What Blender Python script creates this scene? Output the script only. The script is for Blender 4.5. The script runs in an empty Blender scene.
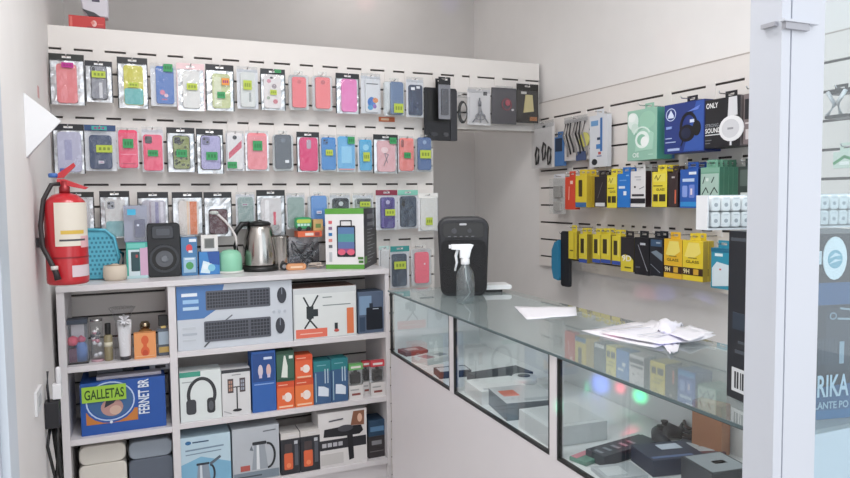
import bpy, math, random
from mathutils import Vector, Matrix
random.seed(7)
sc = bpy.context.scene
COL = sc.collection
H = 1.5                                     # eye height
YAW, PIT, ROL, FPX = 0.40659, 0.06113, -0.0112, 670.83
D, XR, XL = 3.057, 1.984, -0.294            # back slat face, right slat face, left wall
ZG, ZR, ZT = 2.1086, 1.9054, 2.199          # first groove back / right, top of back slat wall
PITCH = 0.09

# ---------------------------------------------------------------- camera maths
_fw = Vector((math.sin(YAW)*math.cos(PIT), math.cos(YAW)*math.cos(PIT), -math.sin(PIT)))
_rt = Vector((math.cos(YAW), -math.sin(YAW), 0)); _up = _rt.cross(_fw)
R2 = _rt*math.cos(ROL)+_up*math.sin(ROL); U2 = -_rt*math.sin(ROL)+_up*math.cos(ROL)
EYE = Vector((0, 0, H))
def ray(x, y): return _fw + R2*((x-425)/FPX) - U2*((y-239)/FPX)
def onY(x, y, Y): r = ray(x, y); return EYE + r*(Y/r.y)
def onX(x, y, X): r = ray(x, y); return EYE + r*(X/r.x)
def onZ(x, y, Z): r = ray(x, y); return EYE + r*((Z-H)/r.z)

# ---------------------------------------------------------------- materials
def lin(h):
    h = h.lstrip('#'); o = []
    for i in (0, 2, 4):
        c = int(h[i:i+2], 16)/255
        o.append(c/12.92 if c <= .04045 else ((c+.055)/1.055)**2.4)
    return (*o, 1)
MATS = {}
def mat(h, rough=.45, metal=0, noise=.06, bump=0, bscale=60, coat=0):
    k = (h, rough, metal, noise, bump, coat)
    if k in MATS: return MATS[k]
    m = bpy.data.materials.new('paint_'+h.strip('#')); m.use_nodes = True
    nt = m.node_tree; b = nt.nodes['Principled BSDF']
    b.inputs['Roughness'].default_value = rough; b.inputs['Metallic'].default_value = metal
    b.inputs['Coat Weight'].default_value = coat
    tc = nt.nodes.new('ShaderNodeTexCoord'); n = nt.nodes.new('ShaderNodeTexNoise')
    n.inputs['Scale'].default_value = 9; n.inputs['Detail'].default_value = 4
    nt.links.new(tc.outputs['Object'], n.inputs['Vector'])
    mx = nt.nodes.new('ShaderNodeMix'); mx.data_type = 'RGBA'
    c = lin(h); g_ = .3*c[0]+.6*c[1]+.1*c[2]; c = tuple(max(.012, v*.96+g_*.04) for v in c[:3])+(1,)      # overall haze put into the colours: slight greying, lifted blacks
    mx.inputs['A'].default_value = tuple(v*(1-noise) for v in c[:3])+(1,)
    mx.inputs['B'].default_value = tuple(min(1, v*(1+noise)) for v in c[:3])+(1,)
    nt.links.new(n.outputs['Fac'], mx.inputs['Factor']); nt.links.new(mx.outputs['Result'], b.inputs['Base Color'])
    if bump:
        n2 = nt.nodes.new('ShaderNodeTexNoise'); n2.inputs['Scale'].default_value = bscale
        nt.links.new(tc.outputs['Object'], n2.inputs['Vector'])
        bp = nt.nodes.new('ShaderNodeBump'); bp.inputs['Strength'].default_value = bump; bp.inputs['Distance'].default_value = .01
        nt.links.new(n2.outputs['Fac'], bp.inputs['Height']); nt.links.new(bp.outputs['Normal'], b.inputs['Normal'])
    MATS[k] = m
    return m
def clear(name, tint, refl, rough=.03, bump=0, ior=1.45, milk=0, milkcol='#ffffff'):
    """thin clear sheet: see-through tint + front-side Fresnel gloss (+ some milkiness)"""
    if name in MATS: return MATS[name]
    m = bpy.data.materials.new(name); m.use_nodes = True; nt = m.node_tree
    nt.nodes.remove(nt.nodes['Principled BSDF']); out = nt.nodes['Material Output']
    t = nt.nodes.new('ShaderNodeBsdfTransparent'); t.inputs['Color'].default_value = lin(tint)
    g = nt.nodes.new('ShaderNodeBsdfGlossy'); g.inputs['Roughness'].default_value = rough
    fr = nt.nodes.new('ShaderNodeFresnel'); fr.inputs['IOR'].default_value = ior
    geo = nt.nodes.new('ShaderNodeNewGeometry')
    inv = nt.nodes.new('ShaderNodeMath'); inv.operation = 'SUBTRACT'; inv.inputs[0].default_value = 1
    nt.links.new(geo.outputs['Backfacing'], inv.inputs[1])
    ad = nt.nodes.new('ShaderNodeMath'); ad.operation = 'ADD'; ad.inputs[1].default_value = refl; ad.use_clamp = True
    nt.links.new(fr.outputs['Fac'], ad.inputs[0])
    mu = nt.nodes.new('ShaderNodeMath'); mu.operation = 'MULTIPLY'
    nt.links.new(ad.outputs[0], mu.inputs[0]); nt.links.new(inv.outputs[0], mu.inputs[1])
    if bump:
        tc = nt.nodes.new('ShaderNodeTexCoord'); n2 = nt.nodes.new('ShaderNodeTexNoise'); n2.inputs['Scale'].default_value = 35
        nt.links.new(tc.outputs['Object'], n2.inputs['Vector'])
        bp = nt.nodes.new('ShaderNodeBump'); bp.inputs['Strength'].default_value = bump; bp.inputs['Distance'].default_value = .01
        nt.links.new(n2.outputs['Fac'], bp.inputs['Height']); nt.links.new(bp.outputs['Normal'], g.inputs['Normal'])
    mix = nt.nodes.new('ShaderNodeMixShader')
    src = t
    if milk:
        d = nt.nodes.new('ShaderNodeBsdfDiffuse'); d.inputs['Color'].default_value = lin(milkcol)
        m2 = nt.nodes.new('ShaderNodeMixShader'); m2.inputs[0].default_value = milk
        nt.links.new(t.outputs[0], m2.inputs[1]); nt.links.new(d.outputs[0], m2.inputs[2]); src = m2
    nt.links.new(mu.outputs[0], mix.inputs[0]); nt.links.new(src.outputs[0], mix.inputs[1]); nt.links.new(g.outputs[0], mix.inputs[2])
    nt.links.new(mix.outputs[0], out.inputs['Surface'])
    MATS[name] = m
    return m
FILM = clear('pouch_film', '#f4f5f6', .03, .12, .5, 1.45)
GLASS = clear('counter_glass', '#fafcfc', .03, .01, 0, 1.5)
TOPGLASS = clear('counter_top_glass', '#eff4f4', .11, .03, 0, 1.6, .15, '#d3dad9')
WINGLASS = clear('window_glass', '#f1f7f9', .01, .01, 0, 1.5, .05, '#f2f8fa')
BOTTLE = clear('bottle_plastic', '#d5dcdd', .06, .08, .2, 1.45, .10, '#dfe6e8')
ACRYL = clear('clear_box_plastic', '#fafbfb', .02, .05, 0, 1.4, .06)
WHITE = mat('#e9e3df', .55, noise=.02)
WALL = mat('#e9e6e4', .7, noise=.03, bump=.05, bscale=18)
SLAT = mat('#e8e2dd', .45, noise=.02)
GROOVE = mat('#4a4340', .6)
LAMI = mat('#dcd8da', .35, noise=.02)
CHROME = mat('#c9c9c9', .22, 1)
STEEL = mat('#b9b5b0', .2, 1, bump=.02)
SILVER = mat('#e4e5e7', .3, .75, bump=.35, bscale=45)
BLACK = mat('#17171a', .4)
DARK = mat('#26262b', .4)
PALE = mat('#dcdde2', .4)

# ---------------------------------------------------------------- mesh builder
class MB:
    def __init__(s): s.v = []; s.f = []; s.m = []; s.mats = []; s.smooth = []
    def mi(s, m):
        if m not in s.mats: s.mats.append(m)
        return s.mats.index(m)
    def add(s, vs, fs, m, smooth=False):
        o = len(s.v); i = s.mi(m)
        s.v += [tuple(v) for v in vs]
        for f in fs: s.f.append([o+a for a in f]); s.m.append(i); s.smooth.append(smooth)
        return s
    def box(s, x0, x1, y0, y1, z0, z1, m):
        vs = [(x, y, z) for z in (z0, z1) for y in (y0, y1) for x in (x0, x1)]
        return s.add(vs, [(0, 2, 3, 1), (4, 5, 7, 6), (0, 1, 5, 4), (2, 6, 7, 3), (0, 4, 6, 2), (1, 3, 7, 5)], m)
    def extr(s, pts, y0, y1, m, ch=0):
        """outline pts (x,z) counter-clockwise seen from the front (-y), extruded y0 (front) to y1; ch = front chamfer"""
        n = len(pts)
        cx = sum(p[0] for p in pts)/n; cz = sum(p[1] for p in pts)/n
        rings = []
        if ch:
            def shr(p):
                dx, dz = p[0]-cx, p[1]-cz; L = math.hypot(dx, dz) or 1
                return (p[0]-dx/L*ch, p[1]-dz/L*ch)
            rings = [[(*shr(p), y0) for p in pts], [(*p, y0+ch) for p in pts], [(*p, y1) for p in pts]]
        else: rings = [[(*p, y0) for p in pts], [(*p, y1) for p in pts]]
        vs = [(x, y, z) for r in rings for (x, z, y) in r]
        fs = [tuple(range(n)), tuple(reversed(range((len(rings)-1)*n, len(rings)*n)))]
        for k in range(len(rings)-1):
            for i in range(n):
                j = (i+1) % n
                fs.append((k*n+j, k*n+i, (k+1)*n+i, (k+1)*n+j))
        return s.add(vs, fs, m)
    def rrect(s, x0, x1, z0, z1, y0, y1, r, m, ch=0, seg=4):
        r = min(r, (x1-x0)/2*.99, (z1-z0)/2*.99)
        pts = []
        for cx, cz, a in ((x1-r, z0+r, -90), (x1-r, z1-r, 0), (x0+r, z1-r, 90), (x0+r, z0+r, 180)):
            for k in range(seg+1):
                t = math.radians(a+90*k/seg); pts.append((cx+r*math.cos(t), cz+r*math.sin(t)))
        return s.extr(pts, y0, y1, m, ch)
    def ell(s, cx, cz, rx, rz, y0, y1, m, n=20, ch=0):
        return s.extr([(cx+rx*math.cos(2*math.pi*k/n), cz+rz*math.sin(2*math.pi*k/n)) for k in range(n)], y0, y1, m, ch)
    def ring(s, cx, cz, rx, rz, t, y0, y1, m, n=28, a0=0, a1=360):
        full = abs(a1-a0) >= 360; vs = []; fs = []
        K = n if full else n+1
        for k in range(K):
            a = math.radians(a0+(a1-a0)*k/n); c, q = math.cos(a), math.sin(a)
            for (y, g) in ((y0, 1), (y0, 0), (y1, 0), (y1, 1)):
                vs.append((cx+c*(rx-t*(1-g)), y, cz+q*(rz-t*(1-g))))
        for k in range(n):
            j = (k+1) % K
            for a, b in ((0, 1), (1, 2), (2, 3), (3, 0)): fs.append((4*k+a, 4*k+b, 4*j+b, 4*j+a))
        return s.add(vs, fs, m)
    def lathe(s, prof, m, cx=0, cy=0, n=28, sx=1, sy=1, smooth=True):
        vs = []; fs = []
        for r, z in prof:
            for k in range(n):
                a = 2*math.pi*k/n; vs.append((cx+r*sx*math.cos(a), cy+r*sy*math.sin(a), z))
        for i in range(len(prof)-1):
            for k in range(n):
                j = (k+1) % n; fs.append((i*n+k, i*n+j, (i+1)*n+j, (i+1)*n+k))
        fs.append(tuple(reversed(range(n)))); fs.append(tuple(range((len(prof)-1)*n, len(prof)*n)))
        return s.add(vs, fs, m, smooth)
    def tube(s, path, r, m, n=8):
        P = [Vector(p) for p in path]; vs = []; fs = []
        for i, p in enumerate(P):
            t = (P[min(i+1, len(P)-1)]-P[max(i-1, 0)]).normalized()
            a = t.cross(Vector((0, 0, 1)))
            if a.length < 1e-3: a = t.cross(Vector((1, 0, 0)))
            a.normalize(); b = t.cross(a)
            rr = r[i] if isinstance(r, (list, tuple)) else r
            for k in range(n):
                q = 2*math.pi*k/n; vs.append(p+a*(rr*math.cos(q))+b*(rr*math.sin(q)))
        for i in range(len(P)-1):
            for k in range(n):
                j = (k+1) % n; fs.append((i*n+k, i*n+j, (i+1)*n+j, (i+1)*n+k))
        fs.append(tuple(reversed(range(n)))); fs.append(tuple(range((len(P)-1)*n, len(P)*n)))
        return s.add(vs, fs, m, True)
    def strip(s, pts, w, y, m):
        """flat line of width w through (x,z) points at depth y"""
        for a, b in zip(pts, pts[1:]):
            dx, dz = b[0]-a[0], b[1]-a[1]; L = math.hypot(dx, dz) or 1
            nx, nz = -dz/L*w/2, dx/L*w/2; ex, ez = dx/L*w*.3, dz/L*w*.3
            s.extr([(a[0]-ex-nx, a[1]-ez-nz), (b[0]+ex-nx, b[1]+ez-nz), (b[0]+ex+nx, b[1]+ez+nz), (a[0]-ex+nx, a[1]-ez+nz)], y, y+.0006, m)
        return s
    def sheet(s, x0, x1, z0, z1, y, amp, m, nx=6, nz=9, seed=0, bulge=0):
        rg = random.Random(seed); vs = []; fs = []
        for j in range(nz+1):
            for i in range(nx+1):
                e = min(i, nx-i, j, nz-j) == 0
                d = 0 if e else rg.uniform(-amp, amp*.4)
                d -= bulge*math.sin(math.pi*i/nx)*math.sin(math.pi*j/nz)
                vs.append((x0+(x1-x0)*i/nx, y+d, z0+(z1-z0)*j/nz))
        for j in range(nz):
            for i in range(nx):
                a = j*(nx+1)+i; fs.append((a, a+1, a+nx+2, a+nx+1))
        return s.add(vs, fs, m, False)
    def build(s, name, parent=None, bevel=0):
        me = bpy.data.meshes.new(name); me.from_pydata(s.v, [], s.f)
        for m in s.mats: me.materials.append(m)
        for p, i, sm in zip(me.polygons, s.m, s.smooth): p.material_index = i; p.use_smooth = sm
        me.update()
        o = bpy.data.objects.new(name, me); COL.objects.link(o)
        if parent is not None: o.parent = parent
        if bevel:
            bv = o.modifiers.new('edge', 'BEVEL'); bv.width = bevel; bv.segments = 2; bv.limit_method = 'ANGLE'
        return o
_txt = {}
def text_mesh(t):
    if t not in _txt:
        cu = bpy.data.curves.new('lettering', 'FONT'); cu.body = t; cu.resolution_u = 3; cu.offset = .02
        o = bpy.data.objects.new('lettering', cu)
        me = bpy.data.meshes.new_from_object(o)
        vs = [tuple(v.co) for v in me.vertices]; fs = [tuple(p.vertices) for p in me.polygons]
        bpy.data.objects.remove(o); bpy.data.curves.remove(cu); bpy.data.meshes.remove(me)
        xs = [v[0] for v in vs]; ys = [v[1] for v in vs]
        _txt[t] = (vs, fs, min(xs), max(xs), min(ys), max(ys))
    return _txt[t]
def put_text(mb, t, x0, x1, z0, z1, y, m, rot=0, shear=0):
    vs, fs, a, b, c, d = text_mesh(t); out = []
    for v in vs:
        u = (v[0]-a)/(b-a); w = (v[1]-c)/(d-c)
        if rot == 90: u, w = 1-w, u
        elif rot == -90: u, w = w, 1-u
        out.append((x0+(x1-x0)*u+shear*w, y, z0+(z1-z0)*w))
    mb.add(out, fs, m)
LABELS = {}
def tag(o, label, cat, group=None, kind=None):
    n = len(label.split())
    if not 4 <= n <= 16: print('LABEL LENGTH', n, label)
    if label in LABELS and not (group and LABELS[label] == group): print('DUP LABEL', label)
    LABELS[label] = group
    o['label'] = label; o['category'] = cat
    if group: o['group'] = group
    if kind: o['kind'] = kind
    return o
def empty(name, loc, rz=0):
    o = bpy.data.objects.new(name, None); COL.objects.link(o); o.location = loc; o.rotation_euler = (0, 0, rz); o.empty_display_size = .02
    return o
def struct(o): o['kind'] = 'structure'; return o

# ================================================================ THE SETTING
fl = MB().box(-4, 6, -4, 4.2, -.05, 0, mat('#d6d1cb', .35, noise=.05)); struct(fl.build('floor'))
struct(MB().box(XL-.1, 2.3, .55, 4.0, 2.95, 3.05, mat('#e6e2df', .8, noise=.02)).build('ceiling'))
struct(MB().box(XL-.1, XL, .63, 3.93, 0, 2.95, WALL).build('wall_left'))
struct(MB().box(XR+.02, XR+.12, .63, 3.93, 0, 2.95, WALL).build('wall_right'))
struct(MB().box(XL, XR+.02, 3.834, 3.93, 0, 2.95, mat('#d3cecb', .75, noise=.03, bump=.05, bscale=18)).build('wall_back'))
# slat walls: planks with open grooves in front of a dark core
mb = MB(); gap = .0045
def slat_rows(ztop, zfirst, zbot):
    rows = [(zfirst+gap, ztop)]; z = zfirst
    while z-PITCH > zbot: rows.append((z-PITCH+gap, z-gap)); z -= PITCH
    rows.append((zbot, z-gap)); return rows
for z0, z1 in slat_rows(ZT, ZG, 0): mb.box(XL, 1.365, D, D+.012, z0, z1, SLAT)
mb.box(XL, 1.365, D+.012, D+.02, 0, ZT-.002, GROOVE)
mb.box(XL, 1.365, D+.02, D+.09, 0, ZT, WHITE)
for z0, z1 in slat_rows(ZT, ZG, 1.845): mb.box(1.365, XR, D, D+.012, z0, z1, SLAT)
mb.box(1.365, XR, D+.012, D+.02, 1.845, ZT-.002, GROOVE)
mb.box(1.365, XR, D+.02, D+.09, 1.845, ZT, WHITE)
struct(mb.build('wall_slatted_back'))
mb = MB(); ZRT = onX(600, 89.3, XR).z
for z0, z1 in slat_rows(ZRT, ZR, 1.135): mb.box(XR, XR+.01, .95, D+.0, z0, z1, SLAT)
mb.box(XR+.01, XR+.0195, .95, D, 1.135, ZRT-.002, GROOVE)
mb.box(XR-.001, XR+.02, .95, D, ZRT, ZRT+.005, mat('#b9b0aa', .5))
struct(mb.build('wall_slatted_right'))
# shop front: white aluminium post, left jamb, window
ALU = mat('#c9cdd5', .35, noise=.01); ALU2 = mat('#b3b8c1', .35, noise=.01)
post = MB()
post.box(.7178, .7326, .58, .625, 0, 2.9, ALU); post.box(.7326, .7352, .5825, .625, 0, 2.9, ALU2); post.box(.7352, .7932, .58, .625, 0, 2.9, ALU)
post = struct(post.build('trim_1'))
zb = onY(795, 24, .58).z
MB().box(.713, .772, .572, .58, zb, zb+.003, ALU).box(.7175, .758, .574, .58, zb-.008, zb, mat('#a5a6ad', .4)).box(.712, .7178, .585, .605, zb-.003, zb+.002, mat('#a5a6ad', .4)).build('bracket', post)
jb = MB(); jb.box(-.26, -.1, .58, .625, 0, 2.9, ALU2); jb.box(-.1, -.0945, .587, .625, 0, 2.9, mat('#c4ccd4', .3)); struct(jb.build('trim_2'))
w = MB().box(.7935, 2.0, .593, .598, .35, 2.9, WINGLASS); wn = struct(w.build('window_1'))
MB().box(.7935, 2.0, .58, .625, 0, .35, ALU).build('sill_panel', wn)

# ================================================================ SHELF UNIT
YF = 2.76
def fz(x, y): return onY(x, y, YF).z
ZTOP = 1.192
xl0, xl1 = onY(58, 330, YF).x+.01, 0
unit = empty('shelf_unit', (.37, YF, 0)); tag(unit, 'white open shelf unit with two columns under the slatted wall', 'shelf')
def U(name, x0, x1, y0, y1, z0, z1):
    m = MB().box(x0-.37, x1-.37, y0, y1, z0, z1, LAMI); return m.build(name, unit, .001)
XA, XD, XB = -.277, .117, 1.013            # left side, divider, right side
DEP = .285
U('top_board', XA, XB, -.005, DEP, ZTOP-.022, ZTOP)
U('side_panel', XA, XA+.026, 0, DEP, 0, ZTOP-.022); U('side_panel', XB-.018, XB, 0, DEP, 0, ZTOP-.022)
U('divider', XD-.014, XD+.014, 0, DEP, 0, ZTOP-.022)
ZL = [fz(65, 365)-.011, fz(70.6, 439.4)-.006]; ZL.append(2*ZL[1]-ZL[0]-.01)
ZRr = [fz(178, 352.5), fz(179.5, 424.4), fz(386, 459)]
for z in ZL: U('shelf_board', XA+.026, XD-.014, .002, DEP, z-.022, z)
for z in ZRr: U('shelf_board', XD+.014, XB-.018, .002, DEP, z-.022, z)
U('plinth', XA+.026, XD-.014, .02, .035, 0, ZL[2]-.022); U('plinth', XD+.014, XB-.018, .02, .035, 0, ZRr[2]-.022)

# ================================================================ BOXES WITH PRINTED FRONTS
def printed(root, w, h, prints, y=0, nm='printed_front'):
    """prints in (u,v) of the front face; everything that is lettering goes into its own part"""
    g = MB(); L = MB(); k = 0
    X = lambda u: (u-.5)*w
    Z = lambda v: v*h
    for p in prints:
        k += 1; yy = y-.0006-.00015*k; t = p[0]
        m = mat(p[1], .4) if isinstance(p[1], str) else p[1]
        if t == 'r': g.extr([(X(p[2]), Z(p[3])), (X(p[4]), Z(p[3])), (X(p[4]), Z(p[5])), (X(p[2]), Z(p[5]))], yy, y, m)
        elif t == 'rr': g.rrect(X(p[2]), X(p[4]), Z(p[3]), Z(p[5]), yy, y, p[6], m)
        elif t == 'e': g.ell(X(p[2]), Z(p[3]), p[4]*w, p[5]*h, yy, y, m)
        elif t == 'g':
            a = p[7:9] if len(p) > 7 else (0, 360)
            g.ring(X(p[2]), Z(p[3]), p[4]*w, p[5]*h, p[6], yy, y, m, 28, *a)
        elif t == 'p': g.extr([(X(a), Z(b)) for a, b in p[2]], yy, y, m)
        elif t == 'l': g.strip([(X(a), Z(b)) for a, b in p[2]], p[3], yy, m)
        elif t == 'k':
            nx, ny = p[6], p[7]; du = (p[4]-p[2])/nx; dv = (p[5]-p[3])/ny
            for i in range(nx):
                for j in range(ny):
                    a = p[2]+du*i; b = p[3]+dv*j
                    g.extr([(X(a+du*.1), Z(b+dv*.12)), (X(a+du*.88), Z(b+dv*.12)), (X(a+du*.88), Z(b+dv*.86)), (X(a+du*.1), Z(b+dv*.86))], yy, yy+.0004, m)
        elif t == 't': put_text(L, p[2], X(p[3]), X(p[5]), Z(p[4]), Z(p[6]), yy-.0002, m, *(p[7:]))
    if g.v: g.build(nm, root)
    if L.v: L.build('lettering', root)
def cbox(name, label, cat, loc, rz, w, d, h, col, prints=(), group=None, sides=None, top=None, bev=.0012):
    """carton standing at loc (centre of its front bottom edge)"""
    m = col if not isinstance(col, str) else mat(col, .45)
    b = MB().box(-w/2, w/2, 0, d, 0, h, m)
    for i, c in ((0, None), (1, top), (5, sides), (4, sides)):
        if c: b.m[i] = b.mi(mat(c, .45))
    o = b.build(name, None, bev); o.location = loc; o.rotation_euler = (0, 0, rz)
    tag(o, label, cat, group)
    printed(o, w, h, prints)
    return o
def shelf_box(name, label, cat, rect, zb, Y, d, col, prints=(), rz=0, group=None, **k):
    x0, y0, x1, y1 = rect
    a = onY(x0, (y0+y1)/2, Y); b = onY(x1, (y0+y1)/2, Y); zt = onY((x0+x1)/2, y0, Y).z
    return cbox(name, label, cat, ((a.x+b.x)/2, Y, zb), rz, b.x-a.x, d, zt-zb, col, prints, group, **k)
YB = 2.775
# right column, upper shelf
KB = [('p', '#4f7db8', [(0, .48), (.22, .48), (.34, .62), (.40, .99), (0, .99)]),
      ('r', '#e6edf5', .04, .83, .17, .88), ('r', '#9cc6ea', .05, .72, .18, .78), ('r', '#bcd8ee', .05, .62, .18, .67),
      ('r', '#c3c9d0', .04, .32, .15, .36), ('r', '#b3bbc5', .04, .23, .16, .27), ('r', '#c3c9d0', .04, .14, .15, .17),
      ('rr', '#5a5d67', .24, .60, .80, .90, .005), ('k', '#2f323b', .25, .63, .60, .88, 15, 5), ('k', '#2f323b', .62, .63, .79, .88, 6, 5),
      ('l', '#6b6e78', [(.46, .5), (.40, .42)], .005), ('l', '#55585f', [(.27, .13), (.22, .04)], .006),
      ('rr', '#5a5d67', .22, .11, .80, .43, .005), ('k', '#2f323b', .23, .14, .60, .41, 15, 5), ('k', '#2f323b', .62, .14, .79, .41, 6, 5),
      ('e', '#3a3d46', .905, .76, .042, .13), ('l', '#8d93a0', [(.905, .89), (.905, .78)], .003), ('e', '#3a3d46', .885, .27, .042, .13), ('l', '#8d93a0', [(.885, .40), (.885, .28)], .003),
      ('e', '#b9c0ca', .83, .5, .012, .025), ('e', '#b9c0ca', .88, .5, .012, .025), ('e', '#b9c0ca', .93, .5, .012, .025)]
shelf_box('keyboard_box', 'wide grey and blue carton picturing two keyboards and two mice', 'box', (177, 283, 292.5, 350), ZRr[0], YB, .2, '#ccd2da', KB)
TV = [('r', '#dfe3e2', .02, .02, .98, .88), ('l', '#2b3336', [(.16, .82), (.24, .62), (.22, .42), (.36, .20)], .007), ('l', '#2b3336', [(.38, .84), (.28, .62), (.28, .42), (.17, .22)], .007),
      ('r', '#2b3336', .2, .4, .31, .64), ('r', '#2b3336', .3, .44, .38, .58), ('l', '#8a9494', [(.46, .64), (.9, .64)], .004), ('l', '#8a9494', [(.46, .8), (.6, .8)], .004),
      ('r', '#e9745c', .03, .03, .52, .2), ('l', '#f3c3b4', [(.1, .11), (.44, .11)], .004), ('r', '#2b3336', .64, .16, .69, .28), ('r', '#e07a4e', .84, .05, .95, .56), ('e', '#c8564c', .67, .13, .04, .03)]
shelf_box('wall_mount_box', 'pale carton picturing a black cross-shaped TV wall mount', 'box', (293.5, 287, 356.5, 341), ZRr[0], YB, .16, '#cfd3d4', TV, top='#8c6a5c')
shelf_box('charger_box', 'slate blue carton with a black square device at the right end', 'box', (358, 291.5, 385, 334.5), ZRr[0], YB+.01, .1, '#56657c',
          [('r', '#7f9bb8', .05, .45, .5, .9), ('rr', '#1c222c', .3, .08, .9, .62, .006), ('r', '#2a3340', .42, .6, .55, .72), ('l', '#c9d4de', [(.55, .58), (.75, .58)], .003), ('r', '#394b62', .05, .05, .25, .4)])
# right column, middle shelf
HP = [('r', '#3f9c86', 0, .9, .5, 1), ('g', '#33353a', .52, .52, .36, .36, .013, -25, 205), ('rr', '#3c3e44', .14, .14, .38, .44, .012), ('rr', '#2c2e33', .64, .13, .84, .44, .012), ('e', '#55585f', .74, .28, .06, .1), ('l', '#9aa1a4', [(.06, .8), (.3, .8)], .003)]
shelf_box('headphones_box', 'mint and white carton picturing black over-ear headphones', 'box', (180, 371, 221.5, 420.5), ZRr[1], YB, .1, '#dfe6e5', HP)
PH = [('r', '#3a3b42', 0, .93, 1, 1), ('r', '#54484a', .2, .5, .4, .8), ('r', '#54484a', .62, .5, .82, .8), ('k', '#b78d7a', .23, .53, .37, .77, 2, 3), ('k', '#9aa0ae', .65, .53, .79, .77, 2, 3),
      ('l', '#2b2b30', [(.4, .62), (.62, .62)], .004), ('l', '#2b2b30', [(.52, .62), (.52, .14)], .005), ('e', '#2b2b30', .52, .12, .16, .03), ('l', '#8d8d93', [(.36, .88), (.66, .88)], .003), ('l', '#b0b0b4', [(.06, .12), (.3, .06)], .004)]
shelf_box('phone_stand_box', 'white carton picturing a black stand with two phones', 'box', (222, 369, 250.5, 414.5), ZRr[1], YB, .1, '#dcdcdd', PH)
shelf_box('blue_bulb_box', 'tall royal blue carton next to the orange bulb boxes', 'box', (252, 351, 276, 412.5), ZRr[1], YB, .1, '#2e63b0',
          [('r', '#234b8c', .04, .5, .96, .96), ('e', '#d7cbd3', .36, .68, .1, .1), ('e', '#dbb7b3', .7, .68, .1, .1), ('r', '#cfdcf0', .5, .86, .85, .9), ('l', '#8fb1e2', [(.1, .46), (.9, .46)], .004), ('r', '#cfc4dc', .3, .56, .42, .62), ('r', '#cfc4dc', .64, .56, .76, .62)])
BULB = [('r', '#d9502a', 0, .78, 1, 1), ('e', '#f4e6df', .62, .42, .22, .17), ('r', '#f0d3c4', .3, .36, .5, .5), ('l', '#f2c3a8', [(.1, .88), (.6, .88)], .003), ('r', '#f6c9a6', .1, .06, .9, .12)]
zob = [onY(286, 381, YB).z]
o1 = shelf_box('bulb_box', 'orange bulb carton under the green carton', 'box', (277, 381.5, 294.5, 408), ZRr[1], YB, .075, '#ea6a35', BULB, group='orange bulb cartons')
hb = o1.dimensions.z if False else (onY(286, 381.5, YB).z-ZRr[1])
shelf_box('green_bulb_box', 'dark green carton picturing a white bulb, stacked on an orange box', 'box', (276.5, 351, 294.3, 381), ZRr[1]+hb+.0005, YB, .075, '#3c6350',
          [('p', '#e3e8df', [(.25, .15), (.6, .12), (.62, .5), (.5, .85), (.42, .85)]), ('r', '#29493a', 0, .9, 1, 1), ('r', '#e8f0e8', .7, .74, .92, .84), ('r', '#2a4e3e', .04, .04, .96, .1)])
o2 = shelf_box('bulb_box', 'lower orange bulb carton beside the teal boxes', 'box', (295.3, 379, 313.5, 406), ZRr[1], YB, .075, '#ee7a3c', BULB, group='orange bulb cartons')
hb2 = onY(304, 379, YB).z-ZRr[1]
shelf_box('bulb_box', 'upper orange bulb carton stacked beside the green carton', 'box', (295.3, 355, 312.5, 378.5), ZRr[1]+hb2+.0005, YB, .075, '#e8663a', BULB, group='orange bulb cartons')
LEDB = [('r', '#2a7f86', 0, .76, 1, 1), ('l', '#a9c9d2', [(.12, .72), (.12, .06)], .003), ('l', '#c5d8e4', [(.66, .8), (.66, .48)], .004), ('l', '#c5d8e4', [(.82, .8), (.82, .48)], .004), ('p', '#dbe5f0', [(.24, .2), (.84, .16), (.86, .34), (.6, .4), (.26, .42)]), ('l', '#7fb6bf', [(.2, .9), (.7, .9)], .003)]
for i, (r, l) in enumerate((((313.8, 361, 331, 403), 'teal topped charger box beside the orange cartons'), ((331.4, 358.5, 348, 401), 'teal topped charger box beside the green and white blister'))):
    shelf_box('teal_charger_box', l, 'box', r, ZRr[1], YB, .08, '#3c5f88', LEDB, group='teal charger boxes', top='#2a7f86')
def blister(label, rect, zb, Y, colr):
    x0, y0, x1, y1 = rect; a = onY(x0, y0, Y); b = onY(x1, y1, Y); w = b.x-a.x; h = onY((x0+x1)/2, y0, Y).z-zb
    t = empty('plug_blister', ((a.x+b.x)/2, Y, zb)); tag(t, label, 'package', 'clear plug blisters')
    MB().rrect(-w/2, w/2, 0, h, .022, .024, .004, PALE).build('backing_card', t)
    MB().box(-w/2, w/2, 0, .022, h*.83, h, mat(colr, .4)).box(-w*.35, w*.35, -.0006, 0, h*.88, h*.94, WHITE).build('top_band', t)
    MB().rrect(-w*.36, w*.36, h*.42, h*.74, .004, .02, .006, BLACK, .002).box(-w*.1, w*.1, .006, .018, h*.74, h*.8, BLACK).build('plug', t)
    MB().box(-w/2, w/2, 0, .021, 0, h*.38, mat('#d8d5d3', .4)).box(-w*.3, w*.3, -.0006, 0, h*.1, h*.16, mat('#8a4a44', .4)).box(-w*.4, w*.2, -.0006, 0, h*.24, h*.28, mat('#a5a5a5', .4)).build('card_insert', t)
    MB().box(-w/2, w/2, .0005, .0215, h*.38, h*.83, ACRYL).build('blister_shell', t)
blister('green topped plug blister beside the teal boxes', (348.6, 364, 363.5, 399), ZRr[1], YB+.01, '#6fb36a')
blister('red topped plug blister set back between its neighbours', (362.5, 361, 370.5, 394), ZRr[1], YB+.05, '#c9404a')
blister('red topped plug blister at the right end of the shelf', (370.8, 360.5, 385, 396.5), ZRr[1], YB+.01, '#cf4650')
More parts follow.
